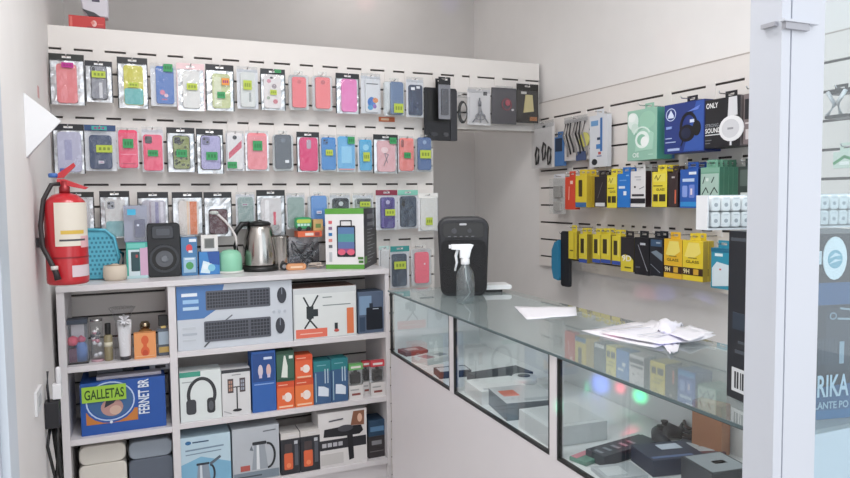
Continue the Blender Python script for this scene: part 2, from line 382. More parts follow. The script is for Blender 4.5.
# right column, bottom shelf
K1 = [('p', '#7db4d2', [(0, 0), (1, 0), (1, .45), (.4, .62), (0, .5)]), ('e', '#2e6ca0', .15, .9, .06, .035), ('l', '#2f4f70', [(.24, .9), (.55, .9)], .005), ('l', '#7f96ab', [(.1, .76), (.85, .78)], .006), ('l', '#7f96ab', [(.1, .68), (.8, .70)], .004),
      ('p', '#8b99a8', [(.28, .02), (.6, .02), (.54, .46), (.33, .46)]), ('p', '#cfd8e0', [(.36, .02), (.42, .02), (.41, .46), (.37, .46)]), ('rr', '#2d3440', .3, .46, .56, .5, .003), ('g', '#2d3440', .58, .28, .1, .18, .008, -90, 95), ('p', '#5b6876', [(.6, .44), (.8, .56), (.78, .6), (.56, .48)])]
shelf_box('kettle_box', 'sky blue carton picturing an electric kettle', 'box', (181, 435.5, 231, 487), ZRr[2], YB, .14, '#bcd5e2', K1)
K2 = [('l', '#6e747c', [(.66, .9), (.92, .91)], .005), ('p', '#9aa2ab', [(.4, .2), (.75, .2), (.68, .68), (.46, .68)]), ('p', '#dfe4e8', [(.5, .2), (.57, .2), (.56, .68), (.51, .68)]), ('rr', '#262a30', .42, .66, .72, .72, .003), ('g', '#262a30', .74, .44, .18, .25, .009, -90, 95), ('r', '#b85a52', .16, .2, .36, .3), ('r', '#7c8a96', .02, .02, .98, .17), ('l', '#4a545e', [(.1, .09), (.6, .09)], .006), ('p', '#6f7780', [(.4, .66), (.36, .58), (.44, .56)])]
shelf_box('kettle_box', 'grey carton picturing a steel kettle with black handle', 'box', (232.5, 427, 279.5, 482), ZRr[2], YB, .14, '#b9bfc6', K2)
BT = [('r', '#2a2c33', 0, 0, 1, .86), ('r', '#d7d3d0', 0, .86, 1, 1), ('r', '#dcdadb', .4, .92, .8, .95), ('rr', '#e0653a', .16, .12, .62, .52, .006), ('rr', '#4a3f40', .2, .52, .58, .74, .004), ('e', '#f08a5a', .4, .22, .12, .06), ('r', '#555962', .72, .2, .9, .7), ('r', '#bfc3c9', .7, .72, .88, .8)]
shelf_box('blender_box', 'black carton picturing an orange cup beside the grey kettle carton', 'box', (281, 433, 300, 474), ZRr[2], YB, .1, '#34353c', BT, group='portable blender cartons', top='#d8d4d1')
shelf_box('blender_box', 'black carton picturing an orange cup beside the hair dryer carton', 'box', (300.6, 430, 320, 471), ZRr[2], YB, .1, '#34353c', BT, group='portable blender cartons', top='#d8d4d1')
HD = [('r', '#2d2d33', .02, .32, .98, .5), ('k', '#b9b9bf', .06, .36, .5, .46, 4, 1), ('p', '#8b5d48', [(.66, .72), (.94, .7), (.95, .97), (.72, .97)]), ('e', '#e2b8a0', .85, .84, .05, .08), ('p', '#222328', [(.1, .56), (.12, .7), (.55, .72), (.88, .7), (.92, .6), (.84, .54), (.5, .54)]), ('e', '#4b4c53', .55, .68, .16, .06), ('p', '#222328', [(.58, .56), (.7, .56), (.72, .1), (.62, .08)]), ('l', '#55565e', [(.22, .84), (.5, .86)], .006), ('r', '#c9c6c4', .04, .05, .5, .25)]
shelf_box('hair_dryer_box', 'white and black carton picturing a black hair dryer', 'box', (318.5, 411, 367, 467), ZRr[2], YB, .12, '#dedbda', HD)
shelf_box('gadget_box', 'dark carton at the right end of the bottom shelf', 'box', (368.5, 436, 385, 461), ZRr[2], YB+.02, .1, '#3a3638', [('r', '#8a8a8e', .2, .6, .8, .8), ('l', '#6a6668', [(.1, .3), (.9, .3)], .004)])
hg = onY(377, 436, YB+.02).z-ZRr[2]
shelf_box('gadget_box', 'navy carton stacked on the dark carton of the bottom shelf', 'box', (368.5, 420, 385.5, 435.7), ZRr[2]+hg+.0005, YB+.02, .1, '#2a4660', [('r', '#5b84a8', .1, .3, .9, .6)])
# left column, upper shelf: perfume and gift packs
Y1 = 2.80
def span(x0, y0, x1, y1, Y):
    a = onY(x0, (y0+y1)/2, Y); b = onY(x1, (y0+y1)/2, Y); return (a.x+b.x)/2, b.x-a.x, onY((x0+x1)/2, y0, Y).z, onY((x0+x1)/2, y1, Y).z
cx, w, zt, _ = span(66, 320, 88, 363, Y1); zb = ZL[0]; h = zt-zb
t = empty('gift_box', (cx, Y1, zb)); tag(t, 'clear gift box with pink and blue contents at the left end', 'box')
MB().box(-w/2, w/2, .06, .063, 0, h, mat('#7d8593', .5)).box(-w/2, w/2, 0, .063, h*.9, h, mat('#3d4654', .4)).box(-w/2, w/2, 0, .063, 0, .006, DARK).build('box_frame', t)
MB().lathe([(.02, .006), (.022, h*.3), (.018, h*.42), (.008, h*.5)], mat('#4f76b4', .4), w*.15, .03).lathe([(.001, h*.38), (.016, h*.42), (.02, h*.5), (.016, h*.58), (.001, h*.62)], mat('#d24a68', .4), -w*.22, .03).lathe([(.001, h*.44), (.014, h*.48), (.016, h*.55), (.001, h*.62)], mat('#b84a70', .4), w*.16, .03).box(-w*.3, w*.3, .045, .05, h*.5, h*.85, mat('#d5d6df', .5)).box(-w*.4, -w*.05, .012, .04, .006, h*.34, mat('#6a4a63', .5)).build('toiletries', t)
MB().box(-w/2, w/2, .0, .0595, .0065, h*.895, ACRYL).build('clear_shell', t)
cx, w, zt, _ = span(90, 320, 103, 361, Y1); h = zt-zb
t = empty('gift_jar', (cx, Y1+.03, zb)); tag(t, 'clear cylinder of white flowers and small pink bottles', 'jar')
MB().lathe([(w/2, 0), (w/2, h*.04)], mat('#c9a0aa', .4)).lathe([(w*.5, h*.95), (w*.5, h)], CHROME).build('lid', t)
mbx = MB(); rg = random.Random(3)
for i in range(14):
    px, pz = rg.uniform(-.3, .3)*w, rg.uniform(.12, .7)*h
    mbx.lathe([(.001, pz-.008), (.007, pz-.004), (.009, pz), (.006, pz+.006), (.001, pz+.008)], mat(('#dfe0e6', '#c47f90', '#4a4d58', '#e9e6ea')[i % 4], .5), px, rg.uniform(-.25, .1)*w, 8)
mbx.build('contents', t)
MB().lathe([(w*.49, h*.05), (w*.49, h*.94)], ACRYL).build('clear_shell', t)
cx, w, zt, _ = span(103.5, 324, 112.5, 361, Y1); h = zt-zb
t = empty('perfume_bottle', (cx, Y1+.02, zb)); tag(t, 'slim olive brown perfume bottle with black cap', 'bottle')
MB().lathe([(w*.46, 0), (w*.5, h*.03), (w*.5, h*.66), (w*.3, h*.7)], mat('#8d8262', .15, coat=.5)).build('bottle_body', t)
MB().lathe([(w*.3, h*.7), (w*.34, h*.71), (w*.34, h*.98), (w*.3, h)], BLACK).build('cap', t)
MB().lathe([(w*.505, h*.38), (w*.505, h*.5)], mat('#d6d0ba', .5)).build('bottle_label', t)
cx, w, zt, _ = span(117.5, 321, 132, 357, Y1); h = zt-zb
t = empty('cream_tube', (cx, Y1+.01, zb)); tag(t, 'white cream tube in a clear cellophane cone with white bow', 'tube')
mt = MB(); n = 20; vs = []; fs = []
for j in range(5):
    f = j/4; ry = w*.42*(1-f)+.003*f; rx = w*.40+f*w*.1
    for k in range(n): a = 2*math.pi*k/n; vs.append((rx*math.cos(a), ry*math.sin(a), h*.1+f*h*.9))
for j in range(4):
    for k in range(n): q = (k+1) % n; fs.append((j*n+k, j*n+q, (j+1)*n+q, (j+1)*n+k))
fs.append(tuple(range(4*n, 5*n))); mt.add(vs, fs, mat('#eceaec', .35), True); mt.build('tube_body', t)
MB().lathe([(w*.36, 0), (w*.38, h*.1)], mat('#3a3a40', .4)).build('cap', t)
bw = MB()
for a in range(0, 360, 45):
    c, s_ = math.cos(math.radians(a)), math.sin(math.radians(a))
    bw.tube([(0, -.012, h*1.0), (c*.012, -.018, h*1.02+s_*.012), (c*.022, -.016, h*1.02+s_*.022), (c*.012, -.01, h*1.02+s_*.02), (0, -.012, h*1.0)], .0035, mat('#f1eff2', .4), 6)
bw.build('ribbon_bow', t)
MB().lathe([(w*.6, .002), (w*.62, h*.5), (w*.5, h*1.0), (w*.7, h*1.2), (w*.95, h*1.34)], FILM, -.006, 0, 14, smooth=False).build('cellophane_wrap', t)
cx, w, zt, _ = span(134, 332.5, 156, 358, Y1); h = zt-zb
o = cbox('perfume_box', 'orange carton with a red bottle picture, beside the cream tube', 'box', (cx, Y1-.01, zb), 0, w, .035, h, '#e89a5c',
         [('e', '#d95e2c', .5, .28, .2, .2), ('e', '#d95e2c', .5, .72, .17, .18), ('r', '#d95e2c', .42, .28, .58, .75), ('e', '#c4451f', .5, .22, .13, .12), ('l', '#f2c79b', [(.06, .1), (.94, .1)], .002)])
cx, w, zt, _ = span(137, 322, 154, 358, Y1+.05); h = zt-zb
t = empty('perfume_bottle', (cx, Y1+.075, zb)); tag(t, 'amber perfume bottle with silver cap behind the orange carton', 'bottle')
MB().lathe([(w*.5, 0), (w*.5, h*.62), (w*.35, h*.74), (w*.2, h*.78)], mat('#9a6b3c', .12, coat=.6)).build('bottle_body', t)
MB().lathe([(w*.2, h*.78), (w*.3, h*.79), (w*.32, h*.9), (w*.22, h*.99), (w*.05, h)], mat('#b9a88a', .25, 1)).build('cap', t)
cx, w, zt, _ = span(157.5, 316, 170, 355, Y1); h = zt-zb
t = empty('perfume_bottle', (cx, Y1+.01, zb)); tag(t, 'square perfume bottle with dark cap next to the divider', 'bottle')
MB().rrect(-w/2, w/2, 0, h*.68, 0, .03, .005, mat('#4a5564', .12, coat=.6), .002).rrect(-w*.2, w*.2, h*.68, h*.74, .008, .022, .002, mat('#b9a068', .3, 1)).build('bottle_body', t)
MB().rrect(-w*.38, w*.38, h*.74, h, .003, .027, .003, BLACK, .002).build('cap', t)
MB().rrect(-w*.42, w*.42, h*.28, h*.6, -.001, 0, .003, mat('#a9bccb', .4)).rrect(-w*.42, w*.42, h*.08, h*.22, -.001, 0, .003, mat('#b99a58', .35, .6)).build('bottle_label', t)
# left column, middle shelf: blue carton with sign
zb = ZL[1]
FB = [('r', '#c77a2e', .06, .2, .66, .44), ('e', '#2455a8', .345, .62, .31, .42), ('g', '#bcd0ea', .345, .62, .285, .38, .005), ('e', '#3a6597', .345, .63, .26, .34), ('e', '#b98d86', .36, .5, .13, .17), ('e', '#cfae9c', .4, .44, .07, .09), ('p', '#2b2f3b', [(.27, .5), (.3, .68), (.42, .66), (.38, .58)]), ('e', '#e6ebf2', .345, .215, .018, .026),
      ('t', '#dfe9f5', 'FERNET BR', .67, .3, .8, .98, 90)]
fb = shelf_box('drinks_carton', 'royal blue carton with oval emblem and green paper sign', 'box', (80.5, 380, 166, 437.5), zb, 2.79, .2, '#1f55a8', FB)
wf = onY(166, 408, 2.79).x-onY(80.5, 408, 2.79).x; hf = onY(123, 380, 2.79).z-zb
sg = MB().box(-wf*.48, wf*.03, -.0075, -.005, hf*.64, hf*.94, mat('#9cc936', .6)); sg = sg.build('paper_sign', fb)
L = MB(); put_text(L, 'GALLETAS', -wf*.45, wf*.005, hf*.69, hf*.88, -.0078, mat('#2b4a1e', .6)); L.build('lettering', sg)
ztp = zb+hf+.001
xs = onY(128, 376, 2.84).x
o = MB().box(-.14, .09, 0, .05, 0, .012, mat('#d8d2da', .4)).build('white_tube_box', None, .001); o.location = (xs+.03, 2.82, ztp); tag(o, 'slim white carton lying on the blue carton', 'box')
o = MB().box(-.08, .08, 0, .06, 0, .035, mat('#2b2c33', .4)).box(-.05, .04, -.0006, 0, .01, .024, mat('#6d6f78', .4)).build('black_gadget_box', None, .001); o.location = (xs-.06, 2.885, ztp); tag(o, 'black carton lying at the back on the blue carton', 'box')
o = MB().box(-.04, .04, 0, .05, 0, .03, mat('#c9ccd4', .4)).box(-.02, .02, -.0006, 0, .008, .02, DARK).build('small_gadget_box', None, .001); o.location = (xs+.12, 2.89, ztp); tag(o, 'small pale carton at the right back of the blue carton', 'box')
# left column, bottom shelf: two canisters
for (x0, x1, yt, col, lid, lb) in ((79, 127, 441.5, '#d9d4ca', '#d9d4ca', 'cream plastic canister on the bottom shelf'), (129, 173.5, 437, '#5d6674', '#8f99a5', 'blue grey plastic canister next to the shelf divider')):
    cx, w, zt, _ = span(x0, yt, x1, yt+60, 2.80); zb = ZL[2]; h = zt-zb
    t = empty('canister', (cx, 2.80, zb)); tag(t, lb, 'canister')
    MB().rrect(-w/2, w/2, 0, h*.66, 0, .17, .02, mat(col, .4), .004).build('canister_body', t)
    MB().rrect(-w/2*.98, w/2*.98, h*.665, h*.95, .002, .168, .025, mat(lid, .4), .004).rrect(-w*.2, w*.2, h*.95, h, .05, .11, .006, mat('#34373e' if lid != col else '#a9a49a', .4)).build('lid', t)

# ================================================================ HANGING PACKAGES
YG, GR, OR, MG = '#b7c840', '#33985a', '#e8963a', '#c0258e'
SHORT = []
def hook(root_loc, rz, reach, zgroove, zrod, short):
    """slat hook: plate gripping the groove + prong; origin on the slat face"""
    t = empty('display_hook', root_loc, rz)
    tag(t, 'white slat hook holding '+short, 'hook', 'hooks on the slatted walls')
    dz = zgroove-zrod
    MB().box(-.022, .022, -.003, 0, -.004, dz+.012, SLAT).build('hook_plate', t)
    MB().tube([(0, -.003, 0), (0, -reach, .0005), (0, -reach-.006, .008)], .0022, CHROME, 6).build('prong', t)
class Fr:
    """front plane of a hung item: back wall (rz 0) or right wall (rz -90)"""
    def __init__(s, rect, off, side):
        x0, y0, x1, y1 = rect; xm, ym = (x0+x1)/2, (y0+y1)/2
        if side == 'b':
            P = lambda x, y: onY(x, y, D-off); a, b = P(x0, ym), P(x1, ym); s.w = b.x-a.x; s.rz = 0
            s.loc = Vector(((a.x+b.x)/2, D-off, P(xm, y1).z)); s.wall = Vector((s.loc.x, D, 0))
        else:
            P = lambda x, y: onX(x, y, XR-off); a, b = P(x0, ym), P(x1, ym); s.w = a.y-b.y; s.rz = -math.pi/2
            s.loc = Vector((XR-off, (a.y+b.y)/2, P(xm, y1).z)); s.wall = Vector((XR, s.loc.y, 0))
        s.h = P(xm, y0).z-s.loc.z; s.off = off; s.side = side
def header(t, w, z0, z1, col, y, parent_name='header_card'):
    m = mat(col, .35) if isinstance(col, str) else col
    zh = z1-.012; hw = min(.016, w*.25)
    b = MB().box(-w/2, -hw, y, y+.0012, z0, z1, m).box(hw, w/2, y, y+.0012, z0, z1, m).box(-hw, hw, y, y+.0012, z0, zh-.004, m).box(-hw, hw, y, y+.0012, zh+.004, z1, m)
    return b.build(parent_name, t)
def zrow(z, first):
    """the groove just above a package top"""
    k = math.floor((first-z)/PITCH+1e-6); return first-max(0, k)*PITCH
PK = 0
def case(rect, short, where, col, head=None, bag='S', cr=(.14, .05, .86, .84), cam='sq', st=(), two=None, prints=(), side='b', cat='phone case', group=None, edge=None, tilt=0, camcol='#2a2c33'):
    """a phone case in its pouch on a hook"""
    global PK
    PK += 1; off = .07+.006*(PK % 3)
    f = Fr(rect, off, side); w, h = f.w, f.h
    t = empty('phone_case_package', f.loc, f.rz)
    tag(t, short+', '+where, cat, group or 'packages on the slatted walls')
    t.rotation_euler.y = tilt
    hd = h*.13
    back = {'S': SILVER, 'C': PALE, 'B': mat('#eef0f2', .3), 'W': mat('#e9e8ea', .4)}[bag]
    if bag == 'S':
        MB().sheet(-w/2, w/2, 0, h-hd*.5, .0045, .004, back, 7, 11, PK).build('pouch_back', t)
    elif bag == 'B':
        b = MB(); b.rrect(-w/2, w/2, 0, h*.9, .008, .0105, .012, back); b.build('box_tray', t)
    else: MB().rrect(-w/2, w/2, 0, h-hd*.5, .004, .005, .003, back).build('backing_card', t)
    if head:
        header(t, w, h-hd, h, head, -.0005)
        if bag == 'S':
            MB().box(-w/2-.0005, -w/2+.0035, 0, .0055, 0, h-hd, mat(head, .3)).build('pouch_edge', t); MB().box(w/2-.0035, w/2+.0005, 0, .0055, 0, h-hd, mat(head, .3)).build('pouch_edge', t)
    else: header(t, w*(.45 if bag == 'B' else .98), h*.9 if bag == 'B' else h-hd, h, ACRYL if bag == 'B' else FILM, 0, 'hanging_tab')
    # the case itself
    x0, x1, z0, z1 = (cr[0]-.5)*w, (cr[2]-.5)*w, cr[1]*h, cr[3]*h; cw = x1-x0; ch_ = z1-z0
    c = MB(); m = mat(col, .35)
    if edge: c.rrect(x0, x1, z0, z1, -.0055, .004, cw*.16, mat(edge, .35), .001); c.rrect(x0+.003, x1-.003, z0+.003, z1-.003, -.006, -.005, cw*.15, m)
    else: c.rrect(x0, x1, z0, z1, -.006, .004, cw*.16, m, .0015)
    if two: c.rrect(x0+.0012, x1-.0012, z0+.0012, z0+ch_*.42, -.0064, -.0055, cw*.14, mat(two, .35))
    co = c.build('phone_case', t)
    if cam == 'sq': MB().rrect(x0+cw*.1, x0+cw*.46, z1-cw*.5, z1-cw*.1, -.008, -.006, cw*.08, mat(camcol, .3)).ell(x0+cw*.2, z1-cw*.21, cw*.06, cw*.06, -.009, -.008, BLACK, 10).ell(x0+cw*.35, z1-cw*.36, cw*.06, cw*.06, -.009, -.008, BLACK, 10).build('camera_window', co)
    elif cam == 'pill': MB().rrect(x0+cw*.1, x0+cw*.28, z1-cw*.62, z1-cw*.1, -.008, -.006, cw*.09, mat(camcol, .3)).build('camera_window', co)
    elif cam == 'mid': MB().rrect(x0+cw*.38, x0+cw*.62, z1-cw*.62, z1-cw*.12, -.008, -.006, cw*.1, mat(camcol, .3)).build('camera_window', co)
    elif cam == 'dot': MB().ell((x0+x1)/2, z1-cw*.33, cw*.14, cw*.14, -.008, -.006, mat(camcol, .3), 14).build('camera_window', co)
    if prints:
        pr = MB()
        for k, p in enumerate(prints):
            X = lambda u: x0+cw*u
            Z = lambda v: z0+ch_*v
            yy = -.0066-.00015*k; pm = mat(p[1], .4)
            if p[0] == 'r': pr.box(X(p[2]), X(p[4]), yy, -.0055, Z(p[3]), Z(p[5]), pm)
            elif p[0] == 'e': pr.ell(X(p[2]), Z(p[3]), p[4]*cw, p[5]*ch_, yy, -.0055, pm, 12)
            elif p[0] == 'p': pr.extr([(X(a), Z(b)) for a, b in p[2]], yy, -.0055, pm)
            elif p[0] == 'g': pr.ring(X(p[2]), Z(p[3]), p[4]*cw, p[5]*ch_, p[6], yy, -.0055, pm)
            elif p[0] == 'l': pr.strip([(X(a), Z(b)) for a, b in p[2]], p[3], yy, pm)
        pr.build('printed_pattern', co)
    # front film
    fm = MB()
    if bag == 'S': fm.sheet(-w/2, w/2, 0, h-hd, -.011, .0022, FILM, 6, 9, PK*7)
    elif bag == 'B': fm.rrect(-w/2, w/2, 0, h*.9, -.010, .008, .012, ACRYL, .003)
    else: fm.sheet(-w/2, w/2, 0, h-hd, -.0108, .0015, FILM, 4, 6, PK*7)
    if bag != 'N': fm.build('clear_front' if bag != 'S' else 'pouch_film', t)
    for (c_, u0, v0, u1, v1) in st:
        s = MB(); s.box((u0-.5)*w, (u1-.5)*w, -.0148, -.0142, v0*h, v1*h, mat(c_, .5))
        if (u1-u0)*w > .02:
            a, b = (u0-.5)*w, (u1-.5)*w; q = mat('#7d8f2e' if c_ == YG else '#22743f' if c_ == GR else '#9a2c78', .5)
            for i in range(3): s.box(a+(b-a)*(.16+.26*i), a+(b-a)*(.32+.26*i), -.0151, -.0147, (v0+(v1-v0)*.3)*h, (v0+(v1-v0)*.7)*h, q)
        s.build('price_sticker', t)
    zg = zrow(f.loc.z+h+.004, ZG if side == 'b' else ZR); zr = f.loc.z+h-.012
    hook((f.wall.x, f.wall.y, zr), f.rz, off+.012, zg, zr, short)
    return t
R1, R2_, R3, R4 = 'top row', 'second row', 'third row', 'lowest row'
K_ = '#1c1d21'
# ---- top row
case((49.4, 54, 84.7, 104.7), 'salmon pink phone case with magenta sticker in silver pouch', R1, '#f08488', '#20241f', st=[(MG, .36, .72, .7, .82)], cam=None, cr=(.2, .03, .78, .8))
case((85.2, 61, 112.6, 102), 'black framed clear grey case with yellow-green sticker', R1, '#8e8f98', '#24242c', cam='pill', edge='#3a3a44', cr=(.2, .06, .8, .88), st=[(YG, .25, .58, .75, .74)], prints=[('r', '#d9dade', .5, .05, .7, .5)])
case((117.6, 57.6, 148, 108), 'yellow and teal two-tone phone case in silver pouch', R1, '#d6cf3a', K_, two='#5fb6b4', cam=None, cr=(.2, .06, .84, .84), st=[(YG, .34, .4, .68, .5)])
case((150.6, 63.5, 176.5, 106), 'blue phone case with green sticker and pink print', R1, '#3f6fba', None, 'C', cam=None, cr=(.2, .05, .9, .93), st=[(GR, .5, .8, .86, .98)], prints=[('e', '#d87a9a', .35, .3, .14, .07), ('e', '#e8c0cf', .55, .22, .12, .05), ('r', '#c75a80', .3, .1, .6, .13)])
case((177, 63.5, 204.7, 110.6), 'milky white phone case with yellow-green sticker', R1, '#e3e1dd', '#e9c9cb', 'S', cam=None, cr=(.2, .05, .82, .84), st=[(YG, .34, .43, .72, .57)])
case((205.9, 64.7, 234, 110.6), 'pale lime phone case with green and orange stickers', R1, '#c8cf93', K_, cam=None, cr=(.22, .05, .86, .8), st=[(GR, .38, .26, .66, .4), (OR, .55, .55, .82, .7)], prints=[('r', '#dfe3c0', .1, .05, .5, .9)])
case((237, 66.5, 258, 108.8), 'white clear phone case in grey bag with yellow-green sticker', R1, '#dcdeda', None, 'C', cam=None, cr=(.16, .04, .86, .86), st=[(YG, .28, .44, .68, .66)], prints=[('r', '#9b9f9e', .55, .15, .7, .42)])
case((260.6, 69, 285.3, 110), 'white floral phone case with black header', R1, '#e6dedd', '#2a2b2e', cam=None, cr=(.12, .04, .82, .86), st=[(YG, .36, .36, .62, .48), (GR, .55, .9, .82, .98)], prints=[('e', '#d890a0', .3, .8, .12, .06), ('e', '#9a8a90', .6, .65, .14, .07), ('e', '#d27a86', .65, .2, .14, .07), ('e', '#a3b09a', .25, .3, .1, .05), ('e', '#3a3a40', .45, .9, .1, .03)])
case((288.8, 71, 308.8, 110), 'coral red phone case in clear box, left of its twin', R1, '#e8606a', None, 'B', cam='dot', camcol='#c9444e', cr=(.16, .06, .86, .84))
case((312.4, 72, 332.4, 111), 'coral red phone case in clear box, right of its twin', R1, '#ea6a70', None, 'B', cam='dot', camcol='#b94450', cr=(.14, .06, .88, .86))
case((336, 73.5, 359.4, 113.5), 'bright pink phone case in pouch with black top', R1, '#ee7fc0', K_, cam=None, cr=(.22, .04, .88, .86), prints=[('e', '#d35fa6', .4, .86, .05, .02), ('e', '#d35fa6', .6, .86, .05, .02)])
case((361, 73.5, 380.6, 113.5), 'white phone case printed with blue and orange splashes', R1, '#dfe0e4', None, 'C', cam=None, cr=(.2, .03, .9, .86), prints=[('e', '#3a78c8', .45, .3, .3, .16), ('e', '#e08a4a', .72, .36, .2, .08), ('e', '#4f9fd0', .35, .14, .2, .08), ('e', '#8a62b0', .66, .18, .14, .07), ('l', '#55585f', [(.1, .85), (.9, .85)], .004)])
case((384, 78, 405, 116), 'slate blue phone case in clear box', R1, '#52709a', None, 'B', cam=None, cr=(.3, .04, .9, .9), st=[(YG, .42, .08, .86, .32)])
case((406.5, 77, 423.5, 117), 'navy phone case with small white stickers', R1, '#35415c', None, 'C', cam=None, cr=(.12, .04, .92, .8), st=[('#dfe3ea', .2, .66, .42, .73), ('#dfe3ea', .52, .7, .72, .76)], prints=[('r', '#5a688a', .2, .1, .24, .6), ('e', '#5a688a', .6, .4, .05, .03), ('e', '#5a688a', .6, .2, .05, .03)])
# ---- second row
case((53, 124, 84.7, 173.5), 'pale lavender frosted case behind the extinguisher valve', R2_, '#c3c2da', '#232429', cam=None, cr=(.14, .03, .9, .84), st=[('#3a6ab0', .2, .02, .42, .1)], prints=[('r', '#a9a9cc', .3, .3, .6, .8)])
case((84.9, 125, 116.3, 171), 'navy phone case under a dark blue card with teal oval', R2_, '#38486a', '#2a4a78', 'C', cam=None, cr=(.14, .04, .86, .78), st=[('#3aa09a', .24, .88, .72, .97), (YG, .36, .4, .88, .56), ('#d5d9e2', .42, .16, .6, .22)])
case((116.8, 127.6, 138.8, 168.8), 'neon pink phone case with green sticker high up', R2_, '#f0466e', None, 'C', cam=None, cr=(.08, .02, .95, .94), st=[(GR, .28, .5, .76, .72)], prints=[('r', '#f78aa4', .1, .35, .9, .37), ('r', '#c22c52', .1, .1, .9, .12)])
case((142, 126.5, 163.5, 172), 'neon pink phone case with dark camera square', R2_, '#f24a72', None, 'C', cam='sq', cr=(.06, .03, .95, .82), st=[(GR, .26, .34, .74, .48)])
case((167, 127.6, 195, 172), 'olive leopard print phone case with black rim', R2_, '#8a9352', K_, edge='#26282a', cr=(.2, .06, .82, .82), st=[(GR, .32, .33, .7, .5)], cam='sq', prints=[('e', '#3e4228', random.uniform(.12, .88), random.uniform(.08, .9), .07, .035) for i in range(24)])
case((196.5, 129, 223.5, 173.5), 'lavender phone case with black bumper', R2_, '#a9a3cf', K_, edge='#26262c', cr=(.14, .08, .9, .86), st=[(GR, .34, .3, .76, .48)], camcol='#6a6790')
case((226, 130.7, 244.2, 170.8), 'white case with a red diagonal stripe', R2_, '#e3e0e1', None, 'C', cr=(.06, .03, .9, .95), st=[(GR, .04, .06, .56, .22)], cam='dot', prints=[('p', '#d0506a', [(.1, .28), (.95, .6), (.95, .8), (.1, .45)])])
case((245.5, 130.7, 268.8, 170.8), 'salmon phone case with dark edge and green sticker', R2_, '#ee8a92', None, 'S', cr=(.08, .03, .92, .94), st=[(GR, .3, .5, .7, .74)], cam=None)
case((272.7, 130.7, 293.4, 171), 'charcoal blue phone case in clear box', R2_, '#3c4452', None, 'B', cam='dot', camcol='#555f70', cr=(.1, .05, .9, .9), st=[('#dfe3ea', .56, .2, .74, .27)])
case((296.8, 132, 319.3, 172), 'hot pink phone case in black pouch', R2_, '#e0226e', K_, 'S', cam='mid', camcol='#b7a4b4', cr=(.12, .03, .92, .86))
case((320.6, 134.6, 336, 171), 'bright blue phone case with low yellow-green sticker', R2_, '#3a86cc', None, 'C', cam='sq', camcol='#2b68a6', cr=(.05, .03, .97, .92), st=[(YG, .28, .42, .74, .58)])
case((336.8, 134.6, 355.5, 172), 'light blue phone case with coral lower edge', R2_, '#62aee0', None, 'C', cam=None, cr=(.05, .06, .95, .95), st=[(GR, .55, .75, .92, .94)], prints=[('r', '#8ccbee', .2, .2, .8, .7), ('r', '#e88a86', .05, 0, .95, .03)])
case((358, 137, 372.3, 172), 'cyan phone case with narrow yellow-green sticker', R2_, '#4aa9d8', None, 'C', cam=None, cr=(.1, .04, .95, .92), st=[(YG, .3, .3, .76, .56)], prints=[('e', '#8fd0ec', .5, .75, .25, .1)])
case((373.4, 134.6, 398, 173.4), 'rose glitter phone case in black topped pouch', R2_, '#e3adb2', K_, cam=None, cr=(.14, .04, .88, .84), st=[(GR, .62, .76, .9, .92)], prints=[('l', '#8e8288', [(.35, .2), (.6, .55), (.4, .6), (.55, .3)], .004), ('e', '#f0d0d2', .4, .7, .2, .1)])
case((398.4, 136, 414, 172), 'salmon phone case with tall camera outline', R2_, '#ee857f', None, 'C', cam='pill', camcol='#9a5552', cr=(.06, .03, .96, .94), st=[(GR, .3, .38, .72, .54)])
case((415.8, 134.6, 432, 172), 'denim blue phone case in clear box', R2_, '#40639a', None, 'B', cam='dot', camcol='#8aa4c8', cr=(.1, .05, .92, .92), st=[(YG, .2, .36, .86, .58)])
# ---- third row
case((60, 192, 94.5, 233), 'pale phone case mostly hidden by the fire extinguisher', R3, '#d0cfd2', '#2a2b28', cam=None)
case((100, 191, 130, 238), 'milky white phone case with teal bottom', R3, '#dcdad8', K_, cam='sq', camcol='#9a9ca4', cr=(.18, .03, .86, .82), two='#8fc0c4')
case((137.8, 192, 168.8, 238), 'clear lavender striped case above the black speaker', R3, '#c0bcc9', K_, cam=None, cr=(.14, .04, .9, .82), prints=[('r', '#8f8ab0', .55, .05, .7, .95), ('r', '#a89aa8', .3, .05, .38, .95), ('r', '#dfdbe6', .78, .05, .9, .95)])
case((172.4, 192, 203, 236.5), 'white and orange striped phone case in silver pouch', R3, '#e0d6cf', K_, cam=None, cr=(.2, .03, .86, .8), prints=[('r', '#e07a48', .55, .02, .9, .98), ('r', '#eccdb0', .4, .02, .5, .98)])
case((204, 192, 232, 236.5), 'dark maroon phone case in silver pouch', R3, '#5a3038', K_, cam=None, cr=(.16, .05, .84, .62), edge='#2c2226')
case((236, 192, 255, 229), 'grey green phone case behind the kettle handle', R3, '#8fa39f', None, 'C', cam=None, cr=(.1, .03, .92, .86), st=[('#a9b8b8', .3, .62, .6, .7)])
case((256.7, 190, 285.2, 235), 'white silver phone case with red upright stripe', R3, '#d6d2d2', '#1e1f20', cam=None, cr=(.14, .02, .86, .82), prints=[('r', '#d8586a', .6, .1, .72, .62), ('r', '#f0eeee', .2, .05, .4, .95)])
case((286.6, 193, 305, 229), 'grey green phone case above the green toy bus', R3, '#93a8a2', None, 'C', cam=None, cr=(.06, .03, .94, .88))
case((308, 192, 328.7, 228), 'sky blue phone case in clear box on black card', R3, '#3b82cc', None, 'B', cam=None, cr=(.14, .05, .9, .9), st=[('#cfe0f2', .38, .4, .62, .48)])
case((330, 193, 350.4, 229), 'black phone case with white camera ring', R3, '#2e2f35', None, 'C', cam='dot', camcol='#c9ccd2', cr=(.12, .03, .92, .86))
case((353, 193, 373.5, 229), 'grey phone case topped by a yellow-green sticker', R3, '#9fa2a0', None, 'C', cam=None, cr=(.1, .03, .92, .86), st=[(YG, .3, .62, .8, .76)], prints=[('r', '#4a4d4e', .1, .8, .9, .97)])
